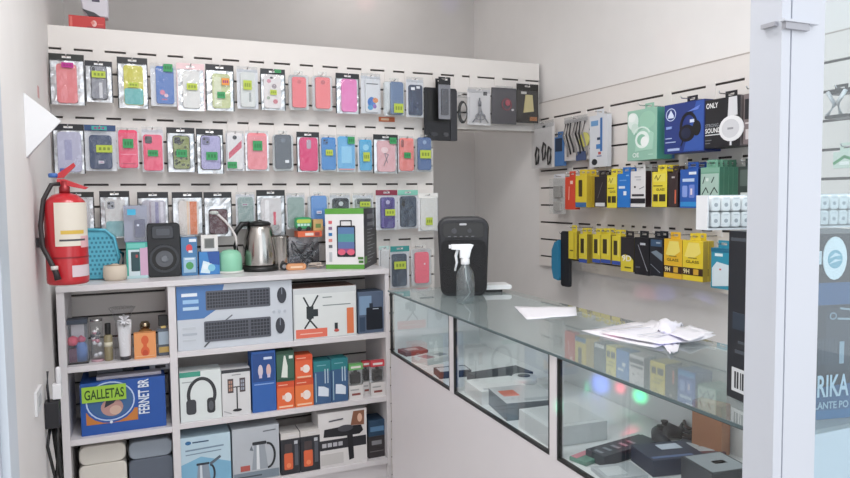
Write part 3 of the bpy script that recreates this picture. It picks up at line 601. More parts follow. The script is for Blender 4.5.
case((376, 190, 397.5, 230), 'violet phone case on dark red card with yellow sticker', R3, '#4c3c86', '#8a2740', 'C', cam='dot', camcol='#b9b4d6', cr=(.2, .04, .86, .82), st=[(YG, .38, .36, .84, .52)], prints=[('r', '#6a5aa6', .1, .05, .2, .95)])
case((398, 190, 418, 228.5), 'dark slate phone case under mint header', R3, '#414b5c', '#7fc4b0', 'C', cam='pill', cr=(.1, .04, .9, .84))
case((418.4, 193, 438, 231), 'white phone case card with small yellow sticker', R3, '#e6e5e1', '#e9e7e3', 'W', cam=None, cr=(.1, .02, .92, .88), st=[(YG, .32, .16, .66, .36)])
# ---- lowest row, above the counter end
case((379, 246, 389.5, 272), 'white packet half hidden by the green and white box', R4, '#dedddd', '#b9d8d2', 'W', cam=None)
case((390.6, 246, 409.5, 288), 'slate phone case under teal header with yellow sticker', R4, '#3e4a5c', '#2f8f8c', 'C', cam=None, cr=(.06, .04, .84, .82), st=[(YG, .14, .46, .76, .64)], prints=[('r', '#58667a', .3, .1, .34, .9)])
case((411.5, 244.7, 431.4, 285.5), 'coral pink phone case in rounded clear box', R4, '#ef5a74', None, 'B', cam=None, cr=(.16, .06, .86, .82), prints=[('e', '#e8d5da', .68, .62, .06, .03), ('r', '#d84460', .15, .2, .85, .21), ('r', '#d84460', .15, .4, .85, .41)])

# ---- other goods on the header strip: tablet sleeve, cables, tripod, cards
def hung(name, label, cat, rect, off, side='b', short=None, where='', reach=None, group='packages on the slatted walls', dohook=True, zrod=None):
    f = Fr(rect, off, side)
    t = empty(name, f.loc, f.rz); tag(t, label, cat, group)
    if dohook:
        zg = zrow(f.loc.z+f.h+.004, ZG if side == 'b' else ZR); zr = f.loc.z+f.h-.012
        hook((f.wall.x, f.wall.y, zr), f.rz, reach or off+.012, zg, zr, short or label)
    return t, f.w, f.h
t, w, h = hung('tablet_cover', 'large black tablet cover hanging behind a slim clear pouch', 'cover', (424.7, 78.5, 456.5, 140.6), .045, reach=.1)
MB().rrect(-w/2, w/2, 0, h*.85, 0, .012, .006, mat('#202025', .5), .002).rrect(w*.3, w*.5, 0, h*.82, -.006, 0, .004, mat('#34343a', .4)).build('cover', t)
MB().rrect(-w*.42, w*.2, h*.3, h*.8, -.0015, 0, .004, mat('#15151a', .3)).ell(-w*.22, h*.1, w*.12, w*.06, -.003, 0, mat('#3c3c42', .3)).ell(w*.16, h*.1, w*.08, w*.06, -.003, 0, mat('#4a4a50', .3)).build('inset', t)
header(t, w*.3, h*.82, h, K_, .004)
t, w, h = hung('clear_pouch', 'slim clear pouch with black top in front of the tablet cover', 'pouch', (438.8, 77, 450.6, 119), .085, dohook=False)
header(t, w, h*.82, h, K_, 0); MB().sheet(-w/2, w/2, 0, h*.84, .004, .002, mat('#8a8a92', .3), 4, 7, 3).build('pouch_back', t)
MB().rrect(-w*.3, w*.3, h*.1, h*.72, -.004, .003, .003, mat('#55565e', .35), .001).build('inner_card', t); MB().sheet(-w/2, w/2, 0, h*.82, -.007, .002, FILM, 4, 7, 5).build('pouch_film', t)
t, w, h = hung('coiled_cable', 'black coiled cable in a clear bag beside the tablet cover', 'cable', (456.5, 92, 468.5, 124.5), .05)
c = MB()
for k in range(4):
    a0 = k*1.3; c.tube([(w*.38*math.cos(q/14*6.283+a0)*(1-.08*k), -.004*k, h*.38+h*.34*math.sin(q/14*6.283+a0)*(1-.05*k)) for q in range(15)], .0026, BLACK, 6)
c.build('cable', t); header(t, w*.9, h*.82, h, FILM, 0, 'hanging_tab'); MB().sheet(-w/2, w/2, 0, h*.84, -.018, .002, FILM, 4, 6, 15).build('pouch_film', t)
t, w, h = hung('tripod_package', 'white bag with a grey mini tripod', 'tripod', (467.5, 87.6, 490.6, 125), .06)
MB().rrect(-w/2, w/2, 0, h*.95, .004, .005, .002, mat('#dcd9da', .4)).build('backing_card', t)
MB().tube([(0, -.005, h*.55), (-w*.04, -.008, h*.3), (-w*.32, -.008, h*.06)], [.005, .004, .003], mat('#8f9096', .3)).tube([(0, -.005, h*.55), (w*.02, -.012, h*.06)], [.005, .003], mat('#8f9096', .3)).tube([(0, -.005, h*.55), (w*.1, -.008, h*.3), (w*.36, -.008, h*.06)], [.005, .004, .003], mat('#8f9096', .3)).lathe([(.008, h*.5), (.009, h*.6), (.004, h*.66), (.004, h*.72)], mat('#7c7d84', .3), 0, -.006, 10).ring(w*.02, h*.22, w*.22, h*.1, .004, -.011, -.006, mat('#85868c', .3)).build('mini_tripod', t)
MB().box(w*.2, w*.36, .002, .004, h*.8, h*.9, mat('#5a5a60', .4)).build('printed_mark', t); header(t, w*.96, h*.86, h, FILM, 0, 'hanging_tab'); MB().sheet(-w/2, w/2, 0, h*.86, -.016, .002, FILM, 5, 7, 25).build('pouch_film', t)
t, w, h = hung('earphone_package', 'dark grey pouch with a small red ring print', 'package', (491.8, 86, 516.5, 124), .06)
MB().rrect(-w/2, w/2, 0, h*.95, .002, .005, .003, mat('#4c4a50', .35)).build('backing_card', t)
MB().ring(w*.1, h*.52, w*.2, h*.16, .005, -.002, .002, mat('#8a3a48', .4)).ell(w*.14, h*.56, w*.1, h*.08, -.0015, .002, mat('#b04a5a', .4)).ell(w*.34, h*.38, w*.05, h*.03, -.002, .002, mat('#d8d2d6', .4), 10).build('printed_mark', t)
header(t, w*.7, h*.9, h, FILM, 0, 'hanging_tab'); MB().sheet(-w/2, w/2, 0, h*.9, -.007, .002, FILM, 5, 7, 35).build('pouch_film', t)
t, w, h = hung('memory_card_package', 'black card holding a tilted cream coloured piece', 'package', (516.8, 84, 538.6, 123), .06)
MB().rrect(-w/2, w/2, 0, h*.84, .002, .005, .003, mat('#2a2826', .35)).build('backing_card', t); header(t, w, h*.83, h, '#2a2826', .002)
MB().extr([(-w*.2, h*.26), (w*.26, h*.3), (w*.2, h*.72), (-w*.1, h*.72)], -.004, .002, mat('#cfc08a', .4)).build('inserted_piece', t)
MB().box(w*.1, w*.42, -.001, .002, h*.06, h*.16, mat('#b4764a', .4)).box(-w*.3, -w*.06, -.001, .002, h*.74, h*.8, mat('#c9c6c2', .4)).build('printed_mark', t)
MB().sheet(-w/2, w/2, 0, h*.83, -.008, .0015, FILM, 4, 6, 45).build('pouch_film', t)

o = MB().box(-.04, .04, -.006, 0, -.011, .011, mat('#c9683a', .5)).box(-.03, .01, -.0066, -.006, -.005, .005, mat('#e8c8a8', .5)).build('price_tag'); pt = onY(386.5, 119.5, D); o.location = (pt.x, D-.0002, pt.z); tag(o, 'small orange shelf tag below the slate blue case on the slats', 'tag')

# ================================================================ RIGHT WALL
def rbox(name, label, cat, rect, off, d, col, prints=(), side=None, layers=0, short=None, th=.022, hookit=True, group='boxes on the right slatted wall', tabcol=None, layerlab=None):
    f = Fr(rect, off, 'r'); w, h = f.w, f.h
    def one(o_, lab, pr):
        b = MB(); m = mat(col, .4); b.box(-w/2, w/2, 0, d, 0, h-th*.2, m)
        if side: b.m[4] = b.mi(mat(side, .4)); b.m[5] = b.mi(mat(side, .4))
        o = b.build(name, None, .0008); o.location = f.loc+Vector((o_, 0, 0)); o.rotation_euler = (0, 0, f.rz)
        tag(o, lab, cat, group)
        header(o, min(w*.6, .05), h-th*.2, h+th, tabcol or col, d*.5, 'hang_tab')
        if pr: printed(o, w, h-th*.2, pr)
        return o
    o = one(0, label, prints)
    for k in range(layers):
        src_lab = (layerlab or short or label)+', '+('first', 'second', 'third', 'fourth')[k]+' behind the front one'
        c = o.copy(); COL.objects.link(c); c.location = f.loc+Vector(((d+.0015)*(k+1), 0, 0)); tag(c, src_lab, cat, group)
        for ch in o.children:
            q = ch.copy(); COL.objects.link(q); q.parent = c
            for g in ch.children: r = g.copy(); COL.objects.link(r); r.parent = q
    if hookit:
        zr = f.loc.z+h+th-.012; zg = zrow(zr+.006, ZR)
        hook((XR, f.loc.y, zr), f.rz, off+.012, zg, zr, short or label)
    return o
A_ = ' on the right slatted wall'
# row one
t, w, h = hung('cable_clip_package', 'clear bag of black curved clips at the far end', 'package', (533.5, 121, 554, 168), .05, 'r')
MB().rrect(-w/2, w/2, 0, h*.95, .004, .005, .003, mat('#e0dcda', .4)).build('backing_card', t)
for i, (u, v) in enumerate(((-.28, .3), (.05, .38), (.3, .28))):
    MB().tube([(w*u-.01, -.003, h*(v-.22)), (w*u-.016, -.004, h*v), (w*u-.002, -.005, h*(v+.16)), (w*u+.014, -.004, h*(v+.1)), (w*u+.012, -.003, h*(v-.05)), (w*u+.004, -.003, h*(v-.2))], .005, BLACK, 6).build('clip', t)
MB().box(-.008, .01, -.001, .004, h*.86, h*.9, BLACK).build('printed_mark', t); header(t, w*.95, h*.86, h, FILM, 0, 'hanging_tab'); MB().sheet(-w/2, w/2, 0, h*.86, -.012, .002, FILM, 4, 7, 55).build('pouch_film', t)
rbox('blue_cable_box', 'narrow blue packet between the clips and the cables', 'box', (554.5, 136, 563, 166), .05, .02, '#4a78b0', [('r', '#26364e', .1, .5, .9, .95)], short='narrow blue packet beside the clip bag')
t, w, h = hung('audio_cable', 'bundle of black and grey audio cables with blue tag', 'cable', (563.5, 116, 588, 161), .05, 'r')
c = MB()
for k in range(7):
    u = -.4+.13*k; c.tube([(w*u, -.004*(k % 3), h*.86), (w*(u-.06), -.008, h*.6), (w*(u+.05), -.004*(k % 2), h*.3), (w*(u+.12), -.006, h*(.12+.04*(k % 3)))], .0045, BLACK if k % 3 else mat('#8f8a88', .4), 6)
c.build('cable', t); MB().rrect(w*.05, w*.42, 0, h*.2, -.004, .002, .003, mat('#46557c', .4)).build('tag', t); MB().ell(w*.36, h*.45, w*.2, h*.16, -.002, .002, mat('#c9c46a', .5)).build('round_sticker', t)
MB().rrect(-w/2, w/2, h*.02, h*.95, .006, .007, .003, mat('#cfcac8', .4)).build('backing_card', t); header(t, w*.95, h*.86, h, FILM, 0, 'hanging_tab')
rbox('cable_blister', 'tall white and blue cable blister with round black mark', 'package', (589.5, 114, 607, 167), .05, .025, '#d9dce2',
     [('r', '#3f74b4', .62, .3, .74, .94), ('e', '#2a2c33', .3, .1, .16, .06), ('r', '#4a86c4', .4, .35, .62, .44), ('r', '#2c3c58', .45, .52, .62, .57), ('r', '#6fa0d0', .1, .8, .5, .9), ('r', '#c05a5a', .52, .24, .66, .29), ('r', '#7f8fb0', .45, .2, .7, .22)], short='tall white and blue cable blister')
MINT = [('e', '#9ccbb3', .68, .78, .26, .17), ('e', '#e2efe8', .2, .78, .18, .17), ('e', '#eff6f2', .16, .86, .13, .09), ('e', '#cfe3d8', .26, .64, .12, .10), ('p', '#a9d3bf', [(.28, .18), (.86, .2), (.9, .5), (.6, .64), (.34, .54)]), ('e', '#e6f3ec', .52, .4, .24, .17), ('e', '#8fc3a9', .5, .4, .15, .11), ('e', '#f4faf6', .6, .36, .13, .1), ('g', '#dcefe5', .5, .46, .3, .2, .006, 20, 160),
        ('t', '#eef6f0', 'OE', .2, .06, .42, .15), ('l', '#b9dccb', [(.74, .1), (.88, .1)], .003)]
rbox('headphones_box', 'mint green carton picturing a bust wearing headphones', 'box', (627.5, 108, 657, 160), .13, .075, '#95c2ad', MINT, side='#4f9a8c', short='mint green headphones carton')
rbox('cable_box', 'blue carton half hidden behind the mint headphones carton', 'box', (655, 118, 667, 159), .05, .04, '#3f78b4', [('e', '#22405e', .6, .55, .2, .08)], short='blue carton behind the mint one', hookit=False)
BLU = [('p', '#3558a8', [(.5, .02), (.98, .02), (.98, .98), (.8, .98)]), ('g', '#c9d6ee', .17, .79, .13, .13, .003), ('p', '#dfe8f8', [(.1, .72), (.24, .72), (.24, .77), (.17, .88), (.1, .77)]), ('g', '#151826', .62, .5, .22, .3, .012, -10, 190), ('e', '#141722', .58, .38, .2, .17), ('e', '#232a44', .56, .38, .12, .11), ('e', '#10131c', .82, .46, .1, .15), ('l', '#11141e', [(.5, .26), (.44, .14)], .004), ('r', '#aebfe6', .04, .3, .2, .32), ('r', '#aebfe6', .04, .22, .3, .24), ('r', '#aebfe6', .1, .05, .4, .1), ('r', '#dfe6f4', .66, .58, .76, .64), ('p', '#6a86d8', [(.6, .8), (.9, .9), (.86, .82)]), ('r', '#8fa6dd', .06, .5, .2, .55)]
rbox('gaming_headset_box', 'dark blue carton picturing a black gaming headset', 'box', (664.5, 101, 704.5, 152.5), .13, .08, '#2a3d80', BLU, side='#1c2a66', short='dark blue gaming headset carton', tabcol='#1a1c2a')
ONL = [('t', '#f2f2f2', 'ONLY', .04, .82, .38, .93), ('t', '#8d9096', 'STRONG', .02, .43, .4, .5), ('t', '#eeeeee', 'SOUND', .02, .31, .46, .41), ('r', '#d8d8da', .02, .26, .6, .28), ('l', '#77797e', [(.03, .16), (.2, .16)], .003), ('l', '#77797e', [(.03, .1), (.16, .1)], .003),
       ('p', '#d9d9dc', [(.66, .6), (.92, .62), (.9, .99), (.68, .99)]), ('e', '#e9e9eb', .76, .36, .34, .26), ('e', '#d2d2d6', .74, .36, .24, .19), ('r', '#9a9aa0', .66, .34, .82, .38), ('r', '#e9e9eb', .73, .02, .77, .12)]
rbox('headphones_box', 'black carton picturing large white headphones beside the dark blue one', 'box', (705, 96.5, 740.5, 147), .13, .08, '#26262a', ONL, side='#8a7f80', short='black headphones carton with white print')
rbox('earbud_box', 'pinkish grey carton beside the black headphones carton, next to the post', 'box', (743.5, 92, 756, 144), .13, .08, '#7d7172', [('r', '#2b2b30', .1, .5, .9, .9), ('r', '#c9c2c2', .2, .1, .8, .3), ('l', '#d8d0d0', [(.2, .42), (.8, .42)], .005)], short='pinkish grey carton')
# row two
t, w, h = hung('charger_blister', 'clear blister of small grey plugs left of the red box', 'package', (552.5, 174, 564.5, 214), .07, 'r')
MB().rrect(-w/2, w/2, 0, h*.9, .004, .005, .003, mat('#cfccca', .4)).build('backing_card', t); MB().rrect(-w*.3, w*.3, h*.42, h*.7, -.01, .004, .004, mat('#9a9894', .35), .002).rrect(-w*.3, w*.25, h*.08, h*.3, -.01, .004, .004, mat('#b4b1ac', .35), .002).build('plug', t)
MB().box(-w/2, w/2, -.018, .003, 0, h*.88, ACRYL).build('blister_shell', t); header(t, w*.9, h*.86, h, PALE, .005)
def yel(u=.5): return [('r', '#5a4a1c', .14, .62, .3, .86), ('l', '#4a3e18', [(.2, .5), (.8, .5)], .004)]
rbox('screen_protector_box', 'orange red box, the only one in the middle row', 'box', (565, 176, 574.8, 209.5), .12, .03, '#d8482e', [('r', '#f0cfc0', .55, .78, .8, .88), ('l', '#f0b8a4', [(.4, .3), (.44, .7)], .004)], short='orange red box')
rbox('screen_protector_box', 'yellow box with dark phone picture and blue foot, middle row', 'box', (575.4, 174.5, 586.5, 207.5), .12, .025, '#e0c728', [('rr', '#4a3c20', .3, .34, .62, .86, .004), ('r', '#3a6aa0', .02, .01, .98, .16)], side='#c9a92a', layers=2, short='yellow phone picture box of the middle row')
rbox('screen_protector_box', 'black box with white foot among yellow ones, middle row', 'box', (594.5, 175.5, 606, 207), .12, .025, '#2b2528', [('r', '#dcdcdc', .1, .02, .9, .14), ('l', '#6a6264', [(.3, .3), (.7, .8)], .003)], side='#4a3a2c', layers=2, short='black box with white foot')
YEL = [('r', '#eadc5a', .1, .72, .9, .94), ('t', '#5f5412', 'GLASS', .3, .46, .86, .53), ('l', '#6e621c', [(.12, .6), (.7, .6)], .004), ('r', '#3c3414', .1, .16, .4, .36), ('r', '#3c3414', .5, .16, .9, .36), ('l', '#8a7a1a', [(.2, .8), (.3, .9), (.4, .76), (.6, .9)], .003)]
rbox('screen_protector_box', 'yellow glass box left of the bright blue box', 'box', (607, 174, 617, 208), .12, .025, '#e6d52e', YEL, side='#6a5a1c', layers=1, short='yellow glass box beside the bright blue box')
rbox('screen_protector_box', 'bright blue box with white print, middle row', 'box', (617.4, 172.5, 630, 207.5), .12, .03, '#2478cc', [('r', '#dfeaf6', .12, .56, .6, .63), ('r', '#e8f0fa', .5, .36, .72, .48), ('r', '#8fbdea', .7, .92, .9, .96), ('l', '#6fa8e2', [(.2, .8), (.7, .8)], .004)], side='#1c5ea6', layers=1, short='bright blue box')
rbox('screen_protector_box', 'white box with black band, middle row', 'box', (630.6, 170, 645.5, 207), .12, .03, '#e4e2e2', [('r', '#26242a', .02, .1, .98, .24), ('r', '#2f2d33', .1, .3, .9, .36), ('e', '#2a2a30', .3, .56, .06, .03), ('l', '#8d8d93', [(.6, .5), (.9, .56)], .003), ('l', '#b9b9be', [(.3, .84), (.7, .84)], .004), ('r', '#c9c9cd', .4, .74, .7, .78)], side='#3a2c2c', layers=1, short='white box with black band')
rbox('screen_protector_box', 'yellow glass box right of the white box', 'box', (652, 170.5, 667, 207), .12, .028, '#e6d430', YEL, side='#3c2e2a', layers=2, short='yellow glass box beside the white box')
rbox('screen_protector_box', 'dark brown box with an orange edge strip, middle row', 'box', (668, 171.5, 677.5, 207), .12, .028, '#3c2f2f', [('r', '#d8694a', .72, .1, .86, .5), ('r', '#b9b0ae', .4, .84, .7, .89)], side='#33292a', layers=1, short='dark brown box with orange strip')
rbox('earphone_box', 'blue carton picturing small earphones, middle row', 'box', (680, 168, 698, 208), .12, .04, '#2c5cae', [('r', '#e4ecf6', .5, .86, .9, .93), ('r', '#bfd2ee', .15, .68, .8, .76), ('rr', '#8aa0e0', .14, .28, .42, .58, .006), ('rr', '#6f86d0', .52, .26, .82, .6, .006), ('r', '#e8d8e4', .6, .34, .7, .5), ('r', '#2f8fd0', .05, .04, .95, .16)], side='#1e3a78', layers=1, short='blue earphone carton')
GRN = [('r', '#7fae98', .02, .84, .98, .98), ('r', '#a9c4b8', .04, .04, .96, .8), ('l', '#2a3a34', [(.1, .14), (.3, .36), (.42, .2)], .004), ('l', '#2a3a34', [(.54, .14), (.74, .36), (.9, .2)], .004), ('l', '#3a4a44', [(.14, .5), (.24, .7)], .004), ('l', '#3a4a44', [(.6, .52), (.72, .68)], .004), ('r', '#d4e2da', .3, .56, .44, .66)]
rbox('cable_card', 'pale green card with two black cables, frontmost of its row', 'package', (700.5, 166, 719.5, 199), .13, .02, '#6fa58c', GRN, side='#3f7a62', layers=4, short='pale green cable card', layerlab='pale green cable card')
rbox('adapter_box', 'dark grey green carton beside the green cable cards', 'box', (738, 165, 752, 199), .13, .04, '#33403c', [('r', '#c9d0cc', .2, .08, .8, .2), ('r', '#54625c', .15, .4, .85, .9)], short='dark grey green carton')
# row three
t, w, h = hung('sports_armband', 'blue and black sports armband at the far end', 'armband', (554.5, 231, 570, 286), .08, 'r')
MB().rrect(-w*.05, w*.48, 0, h, -.004, .012, .012, mat('#202228', .6), .003).build('phone_pocket', t)
q = MB(); q.extr([(-w*.1, h*.1), (-w*.05, h*.14), (-w*.05, h*.84), (-w*.3, h*.8), (-w*.48, h*.66), (-w*.5, h*.3), (-w*.36, h*.12)][::1], -.02, .01, mat('#2b84ac', .5), .004); q.build('blue_band', t)
YP = [('rr', '#3e3620', .2, .34, .62, .84, .003), ('r', '#3a55a8', .0, .01, 1, .14), ('l', '#f2e88a', [(.75, .3), (.75, .85)], .003)]
Y3 = [(568.5, 230, 576.5, 259, 0), (579, 233, 587, 263, 1), (592.5, 233.5, 600.5, 263, 1), (601, 233.5, 610.5, 263.5, 1), (612, 235, 620.5, 265, 1)]
for i, (x0, y0, x1, y1, k) in enumerate(Y3):
    rbox('screen_protector_box', ('narrow plain yellow box right beside the blue armband', 'yellow phone picture box second from the armband', 'yellow phone picture box third from the armband', 'yellow phone picture box fourth from the armband', 'yellow phone picture box touching the black and yellow one')[i], 'box', (x0, y0, x1, y1), .12, .022, '#e0cd2c', YP if k else [('l', '#5a4c1c', [(.2, .3), (.8, .3)], .005), ('r', '#cdb824', .6, .05, .9, .95)], side='#8f7c2a', layers=1 if k else 0, group='boxes on the right slatted wall', short=('narrow plain yellow box', 'second yellow box from the armband', 'third yellow box from the armband', 'fourth yellow box from the armband', 'fifth yellow box from the armband')[i])
rbox('screen_protector_box', 'black and yellow box with large numeral, bottom row', 'box', (621, 236.5, 634, 271.5), .12, .025, '#2a272b', [('p', '#e0cc2c', [(0, 0), (.95, 0), (.95, .34), (.7, .46), (.3, .5), (0, .42)]), ('t', '#f2f0e4', '9D', .1, .3, .8, .48), ('r', '#6e6420', .3, .1, .8, .14)], side='#4a4420', short='black and yellow numeral box')
rbox('screen_protector_box', 'black box with white diagonal line, bottom row', 'box', (634.5, 236.5, 649, 275), .12, .025, '#1f1f25', [('l', '#b4b7c0', [(.25, .8), (.9, .12)], .002), ('r', '#c0c4cc', .4, .8, .75, .86), ('r', '#5a5d66', .1, .18, .4, .22)], side='#17171c', short='black box with white diagonal line')
rbox('screen_protector_box', 'black box with blue grey phone picture, bottom row', 'box', (649.6, 237, 663, 276), .12, .025, '#22242c', [('p', '#7a8894', [(.1, .62), (.95, .4), (.95, .58), (.5, .68)]), ('r', '#3f5a78', .1, .78, .9, .96), ('l', '#8a94a0', [(.1, .3), (.8, .1)], .002), ('r', '#a9b4bf', .5, .86, .8, .9)], side='#17171c', layers=1, short='black box with grey phone picture')
TG = [('p', '#f0dc6a', [(.1, .6), (.5, .55), (.9, .7), (.8, .95), (.3, .95)]), ('t', '#6a5a12', 'GLASS', .18, .44, .82, .51), ('r', '#3c2614', .0, .14, 1, .32), ('t', '#f2e6b0', '9H', .06, .17, .36, .29), ('r', '#d8a82a', .55, .16, .8, .3), ('l', '#8a761a', [(.3, .57), (.7, .57)], .003)]
rbox('tempered_glass_box', 'amber yellow tempered glass box beside the black boxes, bottom row', 'box', (664, 238, 682, 278.5), .12, .025, '#e8b81e', TG, side='#b48f1a', short='amber yellow tempered glass box')
rbox('tempered_glass_box', 'bright yellow tempered glass box beside the teal package, bottom row', 'box', (682.5, 239.5, 703, 281), .12, .025, '#e8cc22', TG, side='#a8901c', layers=1, short='bright yellow tempered glass box')
rbox('charger_package', 'teal and white package hanging over the counter, bottom row', 'package', (711, 247, 730.5, 289), .13, .03, '#2f93ae', [('p', '#d6e4ea', [(.08, .04), (.92, .1), (.95, .6), (.3, .66), (.06, .5)]), ('r', '#dfeef2', .2, .8, .6, .87), ('r', '#1f6e8c', .0, .9, 1, 1), ('r', '#c05a5a', .44, .46, .54, .5)], side='#2a7f98', short='teal and white package')
# seen through the shop window
t, w, h = hung('charging_dock', 'black charging dock seen through the window', 'charger', (826, 84, 852, 118), .1, 'r')
MB().rrect(-w/2, w/2, h*.72, h*.86, 0, .05, .006, BLACK).rrect(-w*.45, w*.45, 0, h*.1, -.01, .05, .004, BLACK).build('bracket', t); MB().tube([(-w*.4, -.005, h*.8), (-w*.1, -.005, h*.4), (-w*.4, -.005, h*.1)], .006, mat('#c9ccd0', .4)).tube([(w*.3, -.005, h*.8), (0, -.005, h*.45), (.01, -.005, h*.1)], .006, mat('#dfe3e6', .4)).build('white_cable', t); header(t, w*.5, h*.86, h, BLACK, .01)
rbox('cable_card', 'green and white card seen through the window', 'package', (833, 150, 856, 168), .1, .02, '#c9dccf', [('l', '#4a9a62', [(.05, .3), (.5, .7), (.9, .5)], .008), ('r', '#eef4ef', .3, .2, .7, .4)], short='green and white card behind the window')

# ================================================================ COUNTER
CA = -math.radians(1.41); CO = Vector((.8384, .6858, 0)); CL = 1.711; CW = .40; CZ = 1.15; ZD = .9065; KC = .7865
cnt = empty('display_counter', CO, CA); tag(cnt, 'long white display counter with glass front and glass top', 'counter')
MB().box(.002, CW-.01, 0, CL, 0, ZD, LAMI).build('base_cabinet', cnt, .001)
MB().box(.002, CW-.01, -.016, -.0005, 0, CZ-.0075, mat('#dfe6ee', .4)).build('end_panel', cnt, .001)
MB().box(.016, CW-.02, .01, CL-.012, ZD+.0002, ZD+.004, mat('#ebecec', .4)).build('display_deck', cnt)
MB().box(CW-.022, CW-.012, .01, CL, ZD+.0045, CZ-.0075, mat('#eceeef', .4)).build('back_panel', cnt)
MB().box(.016, CW-.023, CL-.011, CL-.004, ZD+.0045, CZ-.0075, mat('#e8ecee', .4)).build('far_panel', cnt)
secs = [(0, .557), (.588, 1.120), (1.150, 1.708)]
for a, b in secs:
    g = MB().box(.004, .008, a+.003, b-.003, ZD+.0005, CZ-.011, GLASS).build('front_glass', cnt)
    e = MB(); t_ = .0055; z0, z1 = ZD+.0002, CZ-.0072
    e.box(.001, .011, a, b, z0, z0+.007, BLACK).box(.001, .011, a, b, z1-.003, z1, BLACK).box(.001, .011, a, a+t_, z0+.007, z1-.003, BLACK).box(.001, .011, b-t_, b, z0+.007, z1-.003, BLACK); e.build('black_edge', g)
for a, b in ((.558, .587), (1.121, 1.149)): MB().box(.0, .018, a, b, ZD+.0002, CZ-.0072, LAMI).build('upright', cnt)
MB().box(-.005, CW+.008, -.016, CL, CZ-.0065, CZ, TOPGLASS).build('glass_top', cnt)
MB().box(-.0065, -.0052, -.016, CL, CZ-.006, CZ-.0005, mat('#56676a', .3)).build('glass_edge', cnt)
def lay(name, label, cat, px, py, w, d, h, rz, col, prints=(), z=ZD+.0042, top=None, group=None):
    w, d, h = w*KC, d*KC, h*KC
    p = onZ(px, py, z); m = mat(col, .4); b = MB().box(-w/2, w/2, -d/2, d/2, 0, h, m)
    a = math.radians(rz)-CA; hx = abs(w/2*math.cos(a))+abs(d/2*math.sin(a)); hy = abs(w/2*math.sin(a))+abs(d/2*math.cos(a))
    q = Matrix.Rotation(-CA, 3, 'Z') @ (p-CO)                # keep it inside the case
    q.x = min(max(q.x, hx+.02), CW-.03-hx); q.y = min(max(q.y, hy+.015), CL-.02-hy)
    p = CO + Matrix.Rotation(CA, 3, 'Z') @ q
    if top: b.m[1] = b.mi(mat(top, .4))
    o = b.build(name, None, .001); o.location = p; o.rotation_euler = (0, 0, math.radians(rz)); tag(o, label, cat, group)
    if prints:
        q = MB()
        for (c, x0, y0, x1, y1) in prints: q.box(x0*w, x1*w, y0*d, y1*d, h, h+.0008, mat(c, .4))
        q.build('printed_top', o)
    return o
lay('phone_case_box', 'white flat box with red print in the far glass section', 'box', 420, 362, .16, .11, .025, 20, '#dadada', [('#b8808a', -.4, -.3, -.1, .3), ('#8f9298', .1, -.3, .4, .1)])
lay('phone_case_box', 'dark red flat box at the back of the far glass section', 'box', 404, 352, .12, .09, .02, 5, '#8a4a50', [('#d8c4c4', -.3, -.2, .2, .3)])
lay('phone_case_box', 'black and white flat box at the front of the far glass section', 'box', 436, 377, .14, .09, .028, -8, '#3a3c42', [('#d8dade', -.45, -.4, .45, .3)])
lay('gadget_box', 'white carton at the front left of the middle glass section', 'box', 484, 398, .19, .17, .05, -6, '#ecebea', [('#c2c4c8', -.4, -.4, .4, -.3)])
lay('gadget_box', 'black carton with white lid and orange sticker, middle glass section', 'box', 510, 412, .19, .19, .06, -10, '#7d8186', [('#e07a62', -.4, -.1, -.1, .25), ('#b4b8bc', -.1, -.42, .44, -.3)], top='#cfd0d2')
lay('gadget_box', 'large pale grey carton at the near end of the middle glass section', 'box', 532, 438, .2, .2, .06, -4, '#dcdfe0', [('#d8dadb', -.4, -.4, .4, .4)])
lay('gadget_box', 'dark flat case at the back of the middle glass section', 'box', 500, 383, .24, .12, .045, 4, '#3c434b')
p = onZ(524, 392, ZD+.0042); t = empty('cable_reel', p); tag(t, 'white ring shaped reel in the middle glass section', 'reel'); t.scale = (KC,)*3
MB().lathe([(.045, .035), (.05, .04), (.05, .058), (.045, .063)], mat('#dfe1e2', .4)).build('reel_body', t); MB().lathe([(.024, .0635), (.024, .065)], mat('#4a4f55', .4)).build('hub', t); MB().lathe([(.03, 0), (.03, .034)], mat('#c4c6c8', .4)).build('reel_foot', t)
lay('navy_carton', 'navy carton with white label in the near glass section', 'box', 668, 466, .16, .12, .045, -12, '#27334c', [('#cfd6e4', -.1, .05, .3, .35), ('#5f74a0', -.45, -.4, .3, -.3)])
lay('cassette_deck', 'dark control panel with round knobs in the near glass section', 'player', 622, 455, .22, .07, .03, 8, '#3c434c', [('#8d949c', -.45, -.2, -.4, .2), ('#8d949c', -.3, -.2, -.25, .2), ('#8d949c', -.15, -.2, -.1, .2), ('#8d949c', 0, -.2, .05, .2), ('#8d949c', .15, -.2, .2, .2)])
lay('flat_packet', 'green and pink flat packet at the front corner of near section', 'packet', 582, 461, .07, .06, .012, 15, '#6a9484', [('#d88a96', -.45, .1, .45, .45)])
lay('flat_packet', 'clear grey flat packet in front of the navy carton', 'packet', 612, 476, .12, .09, .012, -10, '#b9bec2', [('#d8dcde', -.4, -.3, .1, .3)])
lay('gadget_box', 'pale carton with dark rim next to the post in the near section', 'box', 716, 489, .12, .12, .07, -8, '#3a3f46', [('#a9b0b6', -.44, -.44, .44, .44), ('#4a5058', -.1, -.1, .2, .06)])
lay('carton', 'tan orange carton at the back of the near glass section', 'box', 728, 449, .09, .05, .15, -75, '#c08460', [('#d8a482', -.3, -.3, .3, .3)])
p = onZ(664, 444, ZD+.0042); t = empty('game_controller', p, .6); tag(t, 'black game controller with cable behind the navy carton', 'controller'); t.scale = (KC,)*3
MB().tube([(-.07, -.035, .018), (-.055, .0, .026), (0, .015, .03), (.055, 0, .026), (.07, -.035, .018)], [.016, .024, .024, .024, .016], mat('#2a2c33', .4), 12).build('controller_body', t)
